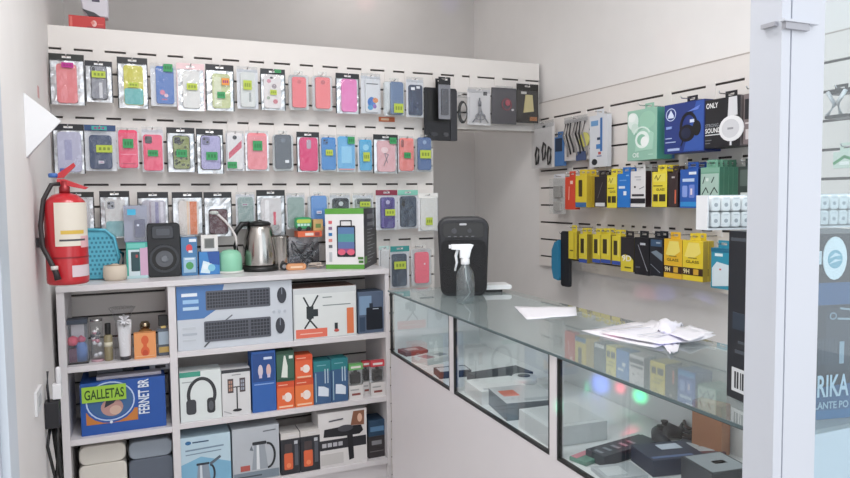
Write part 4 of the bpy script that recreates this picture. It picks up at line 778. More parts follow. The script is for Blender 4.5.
MB().lathe([(.008, .05), (.008, .058), (.011, .06), (.011, .064)], BLACK, -.025, .005, 12).lathe([(.008, .05), (.008, .058), (.011, .06), (.011, .064)], BLACK, .025, .005, 12).build('thumbstick', t)
p = onZ(690, 436, ZD+.0042); t = empty('coiled_cable', p); tag(t, 'brown and dark coiled cable behind the game controller', 'cable'); t.scale = (KC,)*3
c = MB()
for k in range(4): c.tube([(.05*math.cos(q/16*6.283)*(1-.1*k), .04*math.sin(q/16*6.283+.3*k), .006+.011*k) for q in range(17)], .005, mat('#4a3630', .4) if k % 2 else mat('#2c2b31', .4), 6)
c.build('cable', t)
for i, (px, py, c_, l) in enumerate(((705, 455, '#7a4a52', 'dull red flat blister beside the coiled cable'), (640, 447, '#59636e', 'grey blue flat blister behind the control panel'), (690, 452, '#3a4656', 'slate flat blister between navy carton and coiled cable'))):
    lay('flat_blister', l, 'package', px, py, .09, .07, .02, 25*i-20, c_, [('#cfd2d6', -.3, -.3, .2, .2)])

# ---- on the counter
def facing(px, py, z=CZ): p = onZ(px, py, z); return p
p = onZ(464, 296.5, CZ); sw, sh, sd = .231*KC, .356*KC, .17*KC
t = empty('portable_speaker', (p.x, p.y, CZ+.0005), -math.radians(24)); tag(t, 'large black portable speaker standing on the counter', 'speaker')
b = MB()
def prof(k, y): return k
pts = []
for cx, cz, a, r in ((sw*.5-.038, .028, -90, .028), (sw*.5-.038, sh-.036, 0, .036), (-sw*.5+.038, sh-.036, 90, .036), (-sw*.5+.038, .028, 180, .028)):
    for k in range(6):
        q = math.radians(a+90*k/5); pts.append((cx+r*math.cos(q), cz+r*math.sin(q)))
pts = [(x*(1+.05*math.sin(math.pi*min(1, max(0, z/sh)))), z) for x, z in pts]
b.extr(pts, 0, sd, mat('#26262a', .5), .008); b.build('speaker_body', t, .004)
MB().rrect(-sw*.44, sw*.44, sh*.05, sh*.72, -.003, .004, .025, mat('#1d1d20', .7, bump=.8, bscale=300), .002).build('speaker_grille', t)
cp = MB().rrect(-sw*.40, sw*.40, sh*.74, sh*.93, -.002, .004, .015, mat('#18181b', .3), .001).build('control_panel', t)
q = MB().ell(-sw*.18, sh*.83, 0.0095, .0095, -.006, -.002, mat('#3c3c42', .3), 16).ell(sw*.12, sh*.83, .007, .007, -.006, -.002, mat('#3c3c42', .3), 16).rrect(-sw*.08, sw*.06, sh*.90, sh*.925, -.004, -.002, .003, mat('#b4b4b8', .3))
for i in range(5): q.box(-sw*.3+i*.0205, -sw*.3+i*.0205+.0095, -.004, -.002, sh*.755, sh*.765, mat('#6a6a70', .4))
q.build('control_buttons', cp)
MB().tube([(-sw*.2, sd*.5, sh-.004), (-sw*.18, sd*.5, sh-.002), (sw*.18, sd*.5, sh-.002), (sw*.2, sd*.5, sh-.004)], .004, BLACK).build('handle', t)
p = onZ(465.5, 302.5, CZ); t = empty('spray_bottle', (p.x, p.y, CZ+.0005), -math.radians(20)); t.scale = (KC*1.04,)*3; tag(t, 'clear spray bottle with white trigger in front of the speaker', 'bottle')
MB().lathe([(.034, 0), (.037, .004), (.037, .105), (.033, .125), (.018, .15), (.014, .158)], BOTTLE, n=24).build('bottle_body', t)
MB().tube([(.0, 0, .16), (.004, 0, .1), (.02, 0, .04), (-.006, 0, .008)], .0025, mat('#e6e9ea', .3), 6).build('dip_tube', t)
hd = MB().lathe([(.017, .156), (.018, .158), (.018, .178), (.014, .182)], mat('#e6e6e8', .4), n=16).extr([(-.022, .182), (.016, .182), (.024, .215), (.034, .235), (.024, .238), (-.056, .238), (-.056, .218), (-.022, .216)], -.013, .013, mat('#ecedef', .4), .002).box(-.066, -.056, -.008, .008, .222, .236, mat('#dfe0e2', .4)).build('spray_head', t)
MB().tube([(-.03, 0, .218), (-.038, 0, .19), (-.034, 0, .165), (-.042, 0, .13)], [.006, .006, .005, .004], mat('#e2e3e6', .4)).build('trigger', hd)
def tray():
    Y = 2.145; a = onY(490.5, 284, Y); b = onY(512, 284, Y); w = b.x-a.x
    t = empty('router', ((a.x+b.x)/2-.005, Y, CZ+.0005), -.25); tag(t, 'small white router lying behind the speaker', 'router')
    MB().rrect(-w/2-.05, w/2, .010, .027, 0, .08, .008, mat('#e6e6e6', .4), .002).build('router_body', t); MB().box(-w/2-.05, w*.1, .002, .07, 0, .0095, BLACK).build('dark_base', t)
tray()
def paper(name, label, pts, z, amp, seed, thick=.0008, n=6, curl=0, dome=0, lines=0, group=None, cat='paper'):
    rg = random.Random(seed); P = [onZ(x, y, z) for x, y in pts]; c = sum(P, Vector())/4; vs = []; fs = []
    for j in range(n+1):
        for i in range(n+1):
            u, v = i/n, j/n; q = P[0]*(1-u)*(1-v)+P[1]*u*(1-v)+P[2]*u*v+P[3]*(1-u)*v
            vs.append((q.x-c.x, q.y-c.y, abs(rg.gauss(0, amp))+curl*max(0, u-.6)**2+dome*max(0, 1-((u-.5)**2+(v-.5)**2)*4.5)))
    for j in range(n):
        for i in range(n): a = j*(n+1)+i; fs.append((a, a+1, a+n+2, a+n+1))
    m = MB().add(vs, fs, mat('#dddbe0', .6), True); o = m.build(name); o.location = (c.x, c.y, z+.0008)
    md = o.modifiers.new('thickness', 'SOLIDIFY'); md.thickness = thick; md.offset = 1
    tag(o, label, cat, group)
    if lines:
        q = MB()
        for k in range(lines):
            v = .15+.7*k/lines; a = vs[int(v*n)*(n+1)+1]; b = vs[int(v*n)*(n+1)+n-1]
            q.box(min(a[0], b[0]), max(a[0], b[0])*.6, a[1], a[1]+.003, amp*2+.0012, amp*2+.0016, mat('#a9abb8', .6))
        q.build('printed_lines', o)
    return o
paper('paper_sheet', 'single white sheet lying nearest the speaker', [(514, 307), (576, 307), (577, 316), (527, 320)], CZ, .0012, 1)
paper('paper_sheet', 'broad white sheet at the bottom of the paper pile', [(581, 332), (640, 322), (706, 334), (655, 349)], CZ, .0015, 2, lines=5)
paper('paper_sheet', 'white sheet turned over the broad sheet of the pile', [(600, 333), (652, 324), (716, 340), (660, 345)], CZ+.006, .002, 3, curl=.05, lines=4)
paper('paper_sheet', 'small white slip at the right edge of the paper pile', [(668, 334), (690, 326), (714, 333), (690, 342)], CZ+.013, .0015, 4)
r = paper('receipt_roll', 'crumpled white receipt lying on top of the paper pile', [(652, 331), (660, 322), (684, 326), (672, 337)], CZ+.006, .0045, 5, n=9, dome=.017)
paper('receipt_strip', 'narrow receipt strip hanging forward from the paper pile', [(662, 345), (680, 343), (678, 352), (670, 356)], CZ+.001, .003, 6)
# ---- big speaker carton on the counter's near end, behind the post
BR = math.radians(-12); BW, BD, BHt = .2124, .1455, .288
spk = [('r', '#1f5688', 0, .62, 1, .74), ('r', '#22262e', 0, .74, 1, 1), ('r', '#1e6a9c', 0, 0, 1, .05), ('p', '#2a5f8c', [(0, .05), (1, .05), (1, .22), (0, .16)]), ('p', '#22303e', [(0, .16), (1, .22), (1, .62), (0, .62)]), ('rr', '#2b3b4a', .3, .26, .7, .6, .01), ('r', '#8fa8b8', .42, .3, .46, .42), ('k', '#37495a', .24, .3, .40, .44, 6, 8), ('g', '#7c97a8', .36, .56, .03, .02, .002),
       ('l', '#93a9b6', [(.4, .545), (.5, .54)], .003), ('l', '#93a9b6', [(.42, .6), (.52, .59)], .003),
       ('e', '#e6f2f6', .36, .87, .10, .115), ('e', '#7fb6c9', .36, .865, .062, .05), ('p', '#d9edf3', [(.31, .87), (.36, .9), (.41, .885), (.36, .88)]), ('p', '#d9edf3', [(.31, .84), (.36, .865), (.42, .86), (.36, .85)]), ('r', '#cfdde4', .2, .84, .245, .91),
       ('t', '#bcd6e6', 'RIKA', .235, .125, .50, .245), ('t', '#9fc0d4', 'PARLANTE PO', .10, .06, .50, .10)]
b = MB().box(-BW/2, BW/2, 0, BD, 0, BHt, mat('#24262c', .35)); bx = b.build('speaker_carton', None, .0012)
c_, s_ = math.cos(BR), math.sin(BR); bx.location = (.9045+BW/2*c_, .708+BW/2*s_, CZ+.0005); bx.rotation_euler = (0, 0, BR)
tag(bx, 'big black and blue portable speaker carton on the counter behind the post', 'box'); printed(bx, BW, BHt, spk)
sp = MB(); X0 = -BW/2-.0008
def sr(a, b_, z0, z1, m, k=0): sp.box(X0-.0002*k, -BW/2, a*BD, b_*BD, z0*BHt, z1*BHt, mat(m, .4))
sr(.42, .9, .05, .19, '#d6d8da')
for i in range(9): sr(.46+.045*i, .46+.045*i+(.03 if i % 3 else .018), .07, .17, '#2a2b30', 1)
sr(.3, .62, .6, .76, '#5b6068')
for i in range(5): sr(.33, .59, .62+.026*i, .632+.026*i, '#2a2c31', 1)
sr(.1, .95, .94, .96, '#4c525a'); sr(.4, .85, .28, .3, '#4a5058'); sr(.4, .8, .34, .355, '#4a5058'); sr(.3, .9, .42, .52, '#2f3a48')
sp.build('printed_side', bx)
# ---- clear tray of small white cases lying across that carton
zt = CZ+.0005+BHt+.0008
t = empty('earbud_case_pack', (.8966, .8612, zt), BR); t.scale = (KC,)*3; tag(t, 'white tray pack of small cases lying across the speaker carton', 'package')
PW, PD, PH_ = .42, .042, .076
MB().box(0, PW, 0, PD, 0, .004, mat('#e4e7ea', .4)).box(0, PW, PD-.003, PD, .004, PH_, mat('#dfe3e6', .4)).box(0, .003, 0, PD-.003, .004, PH_, mat('#e4e7ea', .4)).build('tray', t)
for i in range(16):
    for j in range(2):
        q = MB(); x0 = .012+.025*i; z0 = .006+.035*j
        q.rrect(x0, x0+.0225, z0, z0+.033, .004, .036, .006, mat('#f8f9fa', .4), .002); q.ell(x0+.011, z0+.014, .0045, .0045, .0035, .0045, mat('#b9bdc3', .4), 10); q.box(x0+.005, x0+.017, .0036, .0045, z0+.0265, z0+.0275, mat('#c2c6cb', .4)); q.build('case', t)
MB().box(.0035, PW, -.001, .0005, .0045, PH_, clear('tray_film', '#fbfcfc', .0, .1, .2, 1.2)).build('clear_front', t)

# ================================================================ ON TOP OF THE SHELF UNIT
ZS = ZTOP+.0005
def base(px, py):
    p = onZ(px, py, ZTOP)
    if p.y > 2.90: p = onY(px, py, 2.90); p.z = ZTOP
    return p
def size(x0, x1, ytop, ybot):
    p = base((x0+x1)/2, ybot); a = onY(x0, ybot, p.y); b = onY(x1, ybot, p.y); return p, b.x-a.x, onY((x0+x1)/2, ytop, p.y).z-ZTOP
# turquoise perforated tray standing on edge
p, w, h = size(87, 120, 231, 277)
t = empty('perforated_basket', (p.x, p.y+.03, ZS)); tag(t, 'turquoise perforated plastic basket standing on edge beside the extinguisher', 'basket')
out = [(-w*.5, .004), (w*.3, .0), (w*.44, h*.12), (w*.5, h*.42), (w*.36, h*.82), (w*.1, h*.98), (-w*.5, h)]
TQ = mat('#58b4cc', .4); TQ2 = mat('#2f7f98', .5)
b = MB().extr(out, 0, .006, TQ, .001).build('basket_wall', t)
rim = MB().tube([(x, -.004, z+.006) for x, z in out], .006, TQ, 8).build('rim', t)
hm = MB()
for j in range(9):
    for i in range(7):
        u = -.42+.13*i+(.06 if j % 2 else 0); v = .1+.09*j
        lim = .44-.35*max(0, v-.45)
        if u < lim-.05: hm.rrect(w*u, w*u+w*.07, h*v, h*v+h*.05, -.0012, 0, .002, TQ2)
hm.build('hole_pattern', t)
MB().box(-w*.5, w*.3, .006, .06, 0, .008, TQ).tube([(w*.38, .01, h*.2), (w*.6, .035, h*.25), (w*.62, .035, h*.5), (w*.42, .01, h*.6)], .006, mat('#1f5f70', .5), 8).build('handle', t)
p, w, h = size(103, 127.5, 266, 281)
t = empty('round_dish', (p.x, p.y+.03, ZS)); tag(t, 'small cream round dish at the front of the shelf top', 'dish')
MB().lathe([(w*.42, 0), (w*.5, h*.2), (w*.5, h*.75), (w*.46, h)], mat('#d8cbb8', .5)).build('dish_body', t)
MB().lathe([(w*.4, h*1.0), (w*.4, h*1.02)], mat('#a58f78', .6)).lathe([(w*.2, h*1.02), (w*.12, h*1.1)], mat('#c9b6a0', .6)).build('contents', t)
# gadget box teal + clear phone box on it
p, w, h = size(127, 148.5, 242.5, 276)
o = cbox('gadget_box', 'teal and pink carton with a dark window left of the black speaker', 'box', (p.x, p.y, ZS), 0, w, .05, h, '#3fae9e', [('r', '#cfdfe4', .1, .06, .62, .8), ('r', '#d0a8c4', .64, .0, 1, .86), ('rr', '#2a4a50', .22, .2, .62, .74, .003), ('r', '#b04a4a', .44, .58, .54, .66), ('r', '#b9d8dc', 0, 0, 1, .08), ('r', '#6cc7bb', .05, .84, .9, .97)])
zz = ZS+h+.0006; y0 = p.y+.012
a = onY(124, 230, y0); b_ = onY(147.5, 230, y0); w2 = b_.x-a.x; h2 = onY(136, 205.5, y0).z-zz
t = empty('phone_box', ((a.x+b_.x)/2, y0, zz)); tag(t, 'clear box with navy phone and cyan sticker stacked on the teal carton', 'box')
MB().box(-w2/2, w2/2, .026, .028, 0, h2, mat('#8f93b0', .4)).box(-w2/2, w2/2, 0, .026, 0, .004, mat('#7a7fa0', .4)).build('box_back', t)
MB().rrect(-w2*.06, w2*.4, h2*.12, h2*.62, .012, .02, .006, mat('#343b66', .3), .001).ell(w2*.1, h2*.46, .005, .005, .010, .013, mat('#cfd3e6', .4), 10).build('phone', t)
MB().box(-w2/2, w2/2, 0, .0255, .0045, h2, ACRYL).build('clear_shell', t)
MB().box(-w2*.34, w2*.02, -.0012, -.0004, h2*.74, h2*.9, mat('#3fb4dc', .4)).build('price_sticker', t)
# black bookshelf speaker
p, w, h = size(148.5, 181.5, 223.5, 274)
t = empty('desktop_speaker', (p.x, p.y, ZS)); tag(t, 'small black speaker with round cone on the shelf top', 'speaker')
MB().rrect(-w/2, w/2, 0, h, 0, .11, .012, mat('#1e2024', .45), .003).build('cabinet', t)
MB().rrect(-w*.36, w*.3, h*.72, h*.95, -.006, .004, .01, mat('#34373e', .3), .002).rrect(-w*.22, w*.18, h*.78, h*.9, -.0075, -.004, .006, mat('#4a4e56', .3)).build('carry_handle', t)
cn = MB().ring(0, h*.34, w*.45, w*.45, .009, -.006, .004, mat('#33363c', .35), 32).build('woofer_ring', t)
MB().ring(0, h*.34, w*.38, w*.38, .014, -.003, .004, mat('#15161a', .5), 32).ell(0, h*.34, w*.28, w*.28, -.002, .004, mat('#55585e', .35), 28).ell(0, h*.34, w*.12, w*.12, -.006, -.001, mat('#6e7278', .25), 20, .003).build('woofer_cone', cn)
# small boxes
p, w, h = size(182, 198, 237.5, 273)
cbox('toy_box', 'small blue carton with red and green pictures beside the speaker', 'box', (p.x, p.y, ZS), 0, w, .04, h, '#4a7fae', [('e', '#d8404a', .5, .72, .2, .1), ('r', '#dfe6ee', .45, .6, .7, .66), ('r', '#9cc0d8', .12, .08, .88, .48), ('e', '#4a9a5a', .5, .26, .24, .1), ('r', '#dce8f0', .2, .42, .8, .46), ('r', '#e6ecf2', .5, .88, .95, .96)])
p, w, h = size(199.5, 220, 252, 272)
cbox('toy_box', 'low bright blue carton under the small white frame', 'box', (p.x, p.y, ZS), 0, w, .06, h, '#3f86c8', [('p', '#d8ecf4', [(.05, .1), (.5, .05), (.62, .5), (.2, .62)]), ('p', '#2a55a0', [(.5, .5), (1, .4), (1, 1), (.4, 1)]), ('e', '#e8f2f6', .3, .36, .14, .12), ('e', '#7fc4dc', .6, .3, .18, .16)])
zz = ZS+h+.0006; y0 = p.y+.012; a = onY(201, 244, y0); b_ = onY(218, 244, y0); w2 = b_.x-a.x; h2 = onY(209, 235, y0).z-zz
cbox('picture_frame', 'small white frame with grey square standing on the blue carton', 'box', ((a.x+b_.x)/2, y0, zz), 0, w2, .02, h2, '#e2e0dc', [('r', '#7e827e', .2, .2, .78, .8), ('r', '#6a6e6c', .26, .27, .72, .73)])
# mint lamp
p, w, h = size(219.5, 243.5, 250, 271)
t = empty('desk_lamp', (p.x, p.y+.03, ZS)); tag(t, 'mint green desk lamp with bent white neck left of the kettle', 'lamp')
MB().lathe([(w*.44, 0), (w*.5, h*.12), (w*.5, h*.6), (w*.44, h*.84), (w*.3, h*.96), (w*.05, h)], mat('#8fd0b0', .35)).build('lamp_base', t)
MB().lathe([(w*.56, 0), (w*.56, h*.1)], mat('#d8dcd6', .4)).build('foot_ring', t)
k = w/24.0
MB().tube([(k*x, -.004, h*.9+k*z) for x, z in ((6, 0), (7, 8), (6, 16), (2, 24), (-4, 32), (-10, 38), (-13, 40))], .0052, mat('#dcd6d4', .4), 8).build('flexible_neck', t)
MB().lathe([(.008, 0), (.018, .004), (.018, .012), (.01, .016)], mat('#c9cfca', .4), k*-15, -.004, 16).build('lamp_head', t).location.z = h*.9+k*39
# kettle
p, w, h = size(241, 284, 220.5, 268.5)
t = empty('electric_kettle', (p.x+.004, p.y+.07, ZS)); tag(t, 'stainless steel electric kettle with black handle and lid', 'kettle')
R_ = w*.42
MB().lathe([(R_*1.06, 0), (R_*1.1, .004), (R_*1.08, h*.09), (R_*.98, h*.1)], BLACK).build('power_base', t)
MB().lathe([(R_*1.0, h*.105), (R_*1.02, h*.14), (R_*.98, h*.4), (R_*.86, h*.66), (R_*.7, h*.84), (R_*.62, h*.9)], STEEL, n=36).build('kettle_body', t)
MB().lathe([(R_*.64, h*.9), (R_*.64, h*.93), (R_*.5, h*.97), (R_*.16, h*.985), (R_*.12, h*1.0), (R_*.02, h*1.01)], BLACK, n=28).build('lid', t)
MB().tube([(-R_*.58, 0, h*.93), (-R_*1.0, -.006, h*.93), (-R_*1.34, -.008, h*.78), (-R_*1.4, -.01, h*.5), (-R_*1.28, -.008, h*.3)], [.011, .012, .011, .010, .007], BLACK, 10).build('handle', t)
MB().extr([(R_*.55, h*.7), (R_*1.08, h*.84), (R_*1.1, h*.9), (R_*.55, h*.9)], -.016, .016, STEEL).build('spout', t)
# steel jug behind the kettle
p, w, h = size(275, 292, 237, 264.5)
t = empty('steel_mug', (p.x, p.y+.05, ZS)); tag(t, 'plain steel mug standing right of the kettle', 'mug')
MB().lathe([(w*.46, 0), (w*.48, h*.04), (w*.48, h*.96), (w*.5, h*.98), (w*.5, h)], STEEL).build('mug_body', t)
MB().lathe([(w*.44, h+.0004), (w*.44, h+.002)], mat('#54504c', .4)).build('mug_opening', t)
p = base(284.5, 268); t = empty('earphone_plug', (p.x, p.y, ZS)); tag(t, 'small black round plug lying at the kettle base', 'plug')
MB().ring(0, .018, .018, .018, .009, 0, .012, BLACK, 20).ell(0, .018, .0085, .0085, .002, .01, mat('#9a9a9e', .3), 14).build('plug_body', t)
# clutter between the kettle and the white box
p, w, h = size(288, 323, 238, 263)
t = empty('bag_of_cables', (p.x, p.y+.03, ZS)); tag(t, 'clear bag of dark cables under the orange packet', 'bag')
MB().sheet(-w/2, w/2, 0, h, -.012, .006, FILM, 7, 6, 61).sheet(-w/2, w/2, 0, h, .05, .004, mat('#b4b0b4', .3), 7, 6, 62).box(-w/2, w/2, -.012, .05, 0, .003, PALE).build('clear_bag', t)
c = MB(); rg = random.Random(9)
for i in range(9): c.tube([(rg.uniform(-.42, .42)*w, rg.uniform(.0, .04), rg.uniform(.12, .9)*h) for _ in range(5)], .0035, mat(('#2b2b33', '#6f727c', '#3d3a42')[i % 3], .4), 6)
c.build('cables', t)
MB().box(w*.28, w*.44, -.006, .03, h*.1, h*.85, mat('#2e2a2e', .4)).box(-w*.42, -w*.1, -.006, .03, h*.08, h*.4, mat('#45454d', .4)).build('small_adapters', t)
zz = ZS+h+.003
p2 = onY(309, 238, p.y+.03); a = onY(297, 235, p.y+.03); b_ = onY(321, 235, p.y+.03); w2 = b_.x-a.x
o = MB().box(-w2/2, w2/2, -.03, .04, 0, .026, mat('#d8643a', .4)).box(-w2*.2, w2*.15, -.031, -.03, .006, .018, mat('#e6d4c8', .4)).box(w2*.2, w2*.4, -.031, -.03, .004, .02, mat('#8a3a3a', .4)).build('orange_packet', None, .002); o.location = (p2.x, p.y+.04, zz); tag(o, 'orange packet carrying the green toy bus', 'packet')
zz += .0266; hb = .052; wb = onY(311.5, 225, p.y+.03).x-onY(295.5, 225, p.y+.03).x
t = empty('toy_bus', (onY(303.5, 231, p.y+.03).x, p.y+.02, zz)); tag(t, 'small green toy bus on top of the clutter', 'toy')
MB().rrect(-wb/2, wb/2, .009, hb+.008, 0, .035, .014, mat('#2f9c62', .35), .003).build('bus_body', t)
MB().rrect(-wb*.44, wb*.44, hb*.66, hb*.98, -.001, .001, .008, mat('#b9c94a', .35)).build('roof_band', t)
q = MB()
for i in range(4): q.rrect(-wb*.4+i*wb*.2, -wb*.4+i*wb*.2+wb*.16, hb*.42, hb*.62, -.0016, .001, .002, mat('#bfe0d4', .2))
q.build('window_row', t)
for s in (-.28, .28): MB().ell(s*wb, .010, .010, .010, -.003, .006, BLACK, 16).build('wheel', t)
o = MB().box(-.022, .022, -.02, .02, 0, .05, mat('#c9a46a', .5)).box(-.012, .012, -.0206, -.02, .012, .03, mat('#6a8a4a', .5)).build('paper_pouch', None, .003); o.location = (onY(318, 228, p.y+.03).x, p.y+.045, zz-.0); tag(o, 'tan paper pouch beside the green toy bus', 'pouch')
p, w, h = size(286, 306, 257, 267)
o = MB().rrect(-w/2, w/2, 0, .028, -.016, .016, .012, mat('#dc9a6a', .4), .004).box(-w*.3, w*.3, -.0165, -.016, .01, .018, mat('#f0d2b4', .4)).build('sweet_packet', None); o.location = (p.x, p.y+.004, ZS); tag(o, 'small orange wrapped packet lying at the shelf front', 'packet')
p, w, h = size(308, 324, 257, 266)
t = empty('white_cable', (p.x, p.y, ZS)); tag(t, 'tangled white cable left of the white and green box', 'cable')
c = MB(); rg = random.Random(5); c.tube([(rg.uniform(-.5, .5)*w, rg.uniform(-.015, .02), .004+.0022*i) for i in range(12)], .0035, mat('#d6c8bc', .5), 6); c.build('cable', t)
# white and green speaker carton, turned so that its dark right side shows
ang = -math.radians(30); dr = Vector((math.cos(ang), math.sin(ang), 0)); Yc = 2.79
P1 = onY(364.5, 271, Yc); P1.z = ZTOP; rl = ray(326, 270); t_ = rl.x/rl.y
w = (P1.x-t_*P1.y)/(dr.x-t_*dr.y); hh = onY(364.5, 208.5, Yc).z-ZTOP
P0 = P1-dr*w; rb = ray(377, 267); t_ = rb.x/rb.y; nr = Vector((-dr.y, dr.x, 0)); dep = (t_*P1.y-P1.x)/(nr.x-t_*nr.y)
GW = [('r', '#5da23c', 0, .91, 1, 1), ('r', '#5da23c', 0, 0, 1, .075), ('rr', '#23252e', .3, .2, .78, .72, .006), ('r', '#5b7fae', .33, .58, .75, .69), ('r', '#4f9c9c', .33, .45, .75, .58), ('r', '#5f74a8', .33, .34, .75, .45), ('r', '#9a5088', .33, .27, .75, .34), ('e', '#e0607a', .42, .28, .1, .05), ('e', '#e0607a', .66, .28, .1, .05),
      ('l', '#2b2d33', [(.4, .72), (.4, .8), (.68, .8), (.68, .72)], .005), ('r', '#d8646a', .09, .75, .18, .8), ('r', '#8a6a8a', .09, .65, .18, .70), ('r', '#2f78b4', .09, .55, .18, .6), ('r', '#d88a80', .09, .45, .18, .5), ('r', '#6a6e74', .09, .35, .18, .4), ('r', '#b9bcc0', .1, .12, .17, .28), ('r', '#4a7a34', .84, .16, .98, .2), ('r', '#4a7a34', .86, .1, .98, .14)]
m_ = MB().box(-w/2, w/2, 0, dep, 0, hh, mat('#e8e6e6', .4)); m_.m[5] = m_.mi(mat('#36363b', .45)); m_.m[1] = m_.mi(mat('#5da23c', .4))
o = m_.build('speaker_carton', None, .001); o.location = (P0.x+w/2*dr.x, P0.y+w/2*dr.y, ZS); print('carton', w, dep, hh); o.rotation_euler = (0, 0, ang); tag(o, 'white carton with green edges picturing a wheeled party speaker', 'box'); printed(o, w, hh, GW)
s = MB(); X0 = w/2+.0005
for i in range(11): s.box(w/2, X0, dep*.25, dep*(.5+.3*((i*7) % 3)/2), hh*(.08+.055*i), hh*(.095+.055*i), mat('#8f9094', .5))
for z0, z1 in ((.82, .9), (.7, .76)): s.box(w/2, X0, dep*.25, dep*.8, hh*z0, hh*z1, mat('#77787c', .5))
s.box(w/2, X0, dep*.04, dep*.2, hh*.08, hh*.2, mat('#5da23c', .4)); s.build('printed_side', o)

# ---- on top of the slat wall
Yr = D+.02; a = onY(68.5, 20, Yr); b_ = onY(105, 23, Yr); zz = ZT+.0005
o = cbox('red_carton', 'long red carton lying on top of the slatted wall', 'box', ((a.x+b_.x)/2, Yr, zz), 0, b_.x-a.x, .06, onY(86, 16, Yr).z-zz, '#c8302e', [('e', '#e8b8b4', .7, .45, .07, .25), ('p', '#d8786e', [(.6, .5), (.66, .3), (.72, .5), (.66, .7)]), ('r', '#a82030', .5, 0, 1, .2), ('r', '#e06a60', .03, .1, .1, .9), ('l', '#d85850', [(.8, .4), (.95, .4)], .004)])
zz += o.dimensions.z if False else onY(86, 16, Yr).z-zz
zz += .0008
a = onY(80, 5, Yr); b_ = onY(108, 5, Yr)
t = empty('white_bag', ((a.x+b_.x)/2, Yr+.005, zz)); tag(t, 'white bag with dark mark lying on the red carton', 'bag')
w = b_.x-a.x
MB().extr([(-w*.3, .0), (w*.5, 0), (w*.52, .04), (w*.46, .16), (-w*.4, .17), (-w*.5, .08), (-w*.44, .03)], 0, .05, mat('#d3ced6', .5), .006).build('bag_body', t); MB().box(-w*.08, w*.2, -.001, .001, .06, .13, mat('#4a4458', .5)).build('dark_mark', t); MB().extr([(-w*.44, .028), (-w*.2, .0), (w*.2, .002), (0, .016)], -.004, 0, mat('#3c3a40', .5)).build('dark_fold', t)

# ================================================================ LEFT WALL
cx, cy, r_ = XL+.086, 2.45, .062; z0 = 1.236
t = empty('fire_extinguisher', (cx, cy, z0)); tag(t, 'red fire extinguisher with black hose on the left wall', 'extinguisher')
RED = mat('#c01c28', .3, coat=.4); hb = .292
MB().lathe([(r_*.9, 0), (r_*.98, .004), (r_, .015), (r_, hb-.045), (r_*.92, hb-.025), (r_*.6, hb-.006), (r_*.3, hb)], RED, n=36).build('cylinder_body', t)
v = MB().lathe([(.016, hb), (.016, hb+.02), (.011, hb+.024), (.011, hb+.04)], mat('#9a2a30', .35, .3), n=16).build('valve', t)
MB().extr([(-.02, hb+.03), (.06, hb+.012), (.07, hb+.018), (.0, hb+.046), (-.02, hb+.045)], -.008, .008, RED).extr([(-.02, hb+.048), (.0, hb+.05), (.035, hb+.088), (.03, hb+.098), (-.02, hb+.06)], -.008, .008, RED).build('lever_handle', v)
MB().lathe([(.012, 0), (.014, .004), (.014, .012), (.01, .014)], mat('#3a6ab4', .35), -.03, -.006, 16).build('pressure_gauge', v).location.z = hb+.05
def arc(a0, a1, zl, zh, rr, m, nm, n=12):
    b = MB(); vs = []; fs = []
    for i in range(n+1):
        a = math.radians(a0+(a1-a0)*i/n)
        for R, z in ((rr, zl), (rr, zh)): vs.append((R*math.cos(a), R*math.sin(a), z))
    for i in range(n): fs.append((2*i, 2*i+2, 2*i+3, 2*i+1))
    return b.add(vs, fs, m, True).build(nm, t)
lb = arc(-116, -8, hb-.168, hb-.03, r_+.0008, mat('#ded6c8', .45), 'instruction_label')
arc(-100, -34, hb-.13, hb-.118, r_+.0013, mat('#d8b44a', .5), 'yellow_band'); arc(-104, -30, hb-.152, hb-.146, r_+.0013, mat('#4a4a50', .5), 'text_band')
arc(-46, -5, .118, .155, r_+.0009, mat('#e0b0b4', .5), 'pink_label'); arc(-74, -12, .025, .062, r_+.0009, mat('#d4c2c8', .5), 'inspection_label'); arc(-125, 5, .085, .09, r_+.0012, mat('#8c1420', .4), 'dark_band')
MB().tube([(-.012, -.006, hb+.03), (-.035, -.014, hb+.028), (-.058, -.026, hb-.02), (-.068, -.034, hb-.1), (-.064, -.042, hb-.17), (-.046, -.056, .085), (-.028, -.070, .045), (-.022, -.073, .02)], [.007, .007, .007, .0075, .0075, .0075, .009, .010], mat('#2a2426', .5), 10).build('hose', t)
MB().lathe([(.0105, 0), (.0105, .012)], mat('#cfc8c4', .4), -.031, -.069, 12).build('hose_band', t).location.z = .052
MB().box(-.0855, -.06, -.012, .012, .12, .15, mat('#3a3a3e', .5)).build('wall_bracket', t)
# white triangular sign
a = onX(28, 97, XL); b_ = onX(27.5, 158, XL); tp = onY(62, 122, 2.36)
t = empty('wall_sign', (XL, 2.335, b_.z)); tag(t, 'white triangular sign jutting from the left wall above the extinguisher', 'sign')
za, zt_ = a.z-b_.z, tp.z-b_.z; xt = tp.x-XL
m = MB(); vs = [(.0005, -.018, 0), (.0005, -.018, za), (xt, -.002, zt_), (.0005, .02, 0), (.0005, .02, za), (xt, .004, zt_)]
m.add(vs, [(0, 2, 1), (3, 4, 5), (0, 1, 4, 3), (0, 3, 5, 2)], mat('#dcdcde', .5)); m.add(vs, [(1, 2, 5, 4)], mat('#5a5756', .5)); m.build('sign_panel', t)
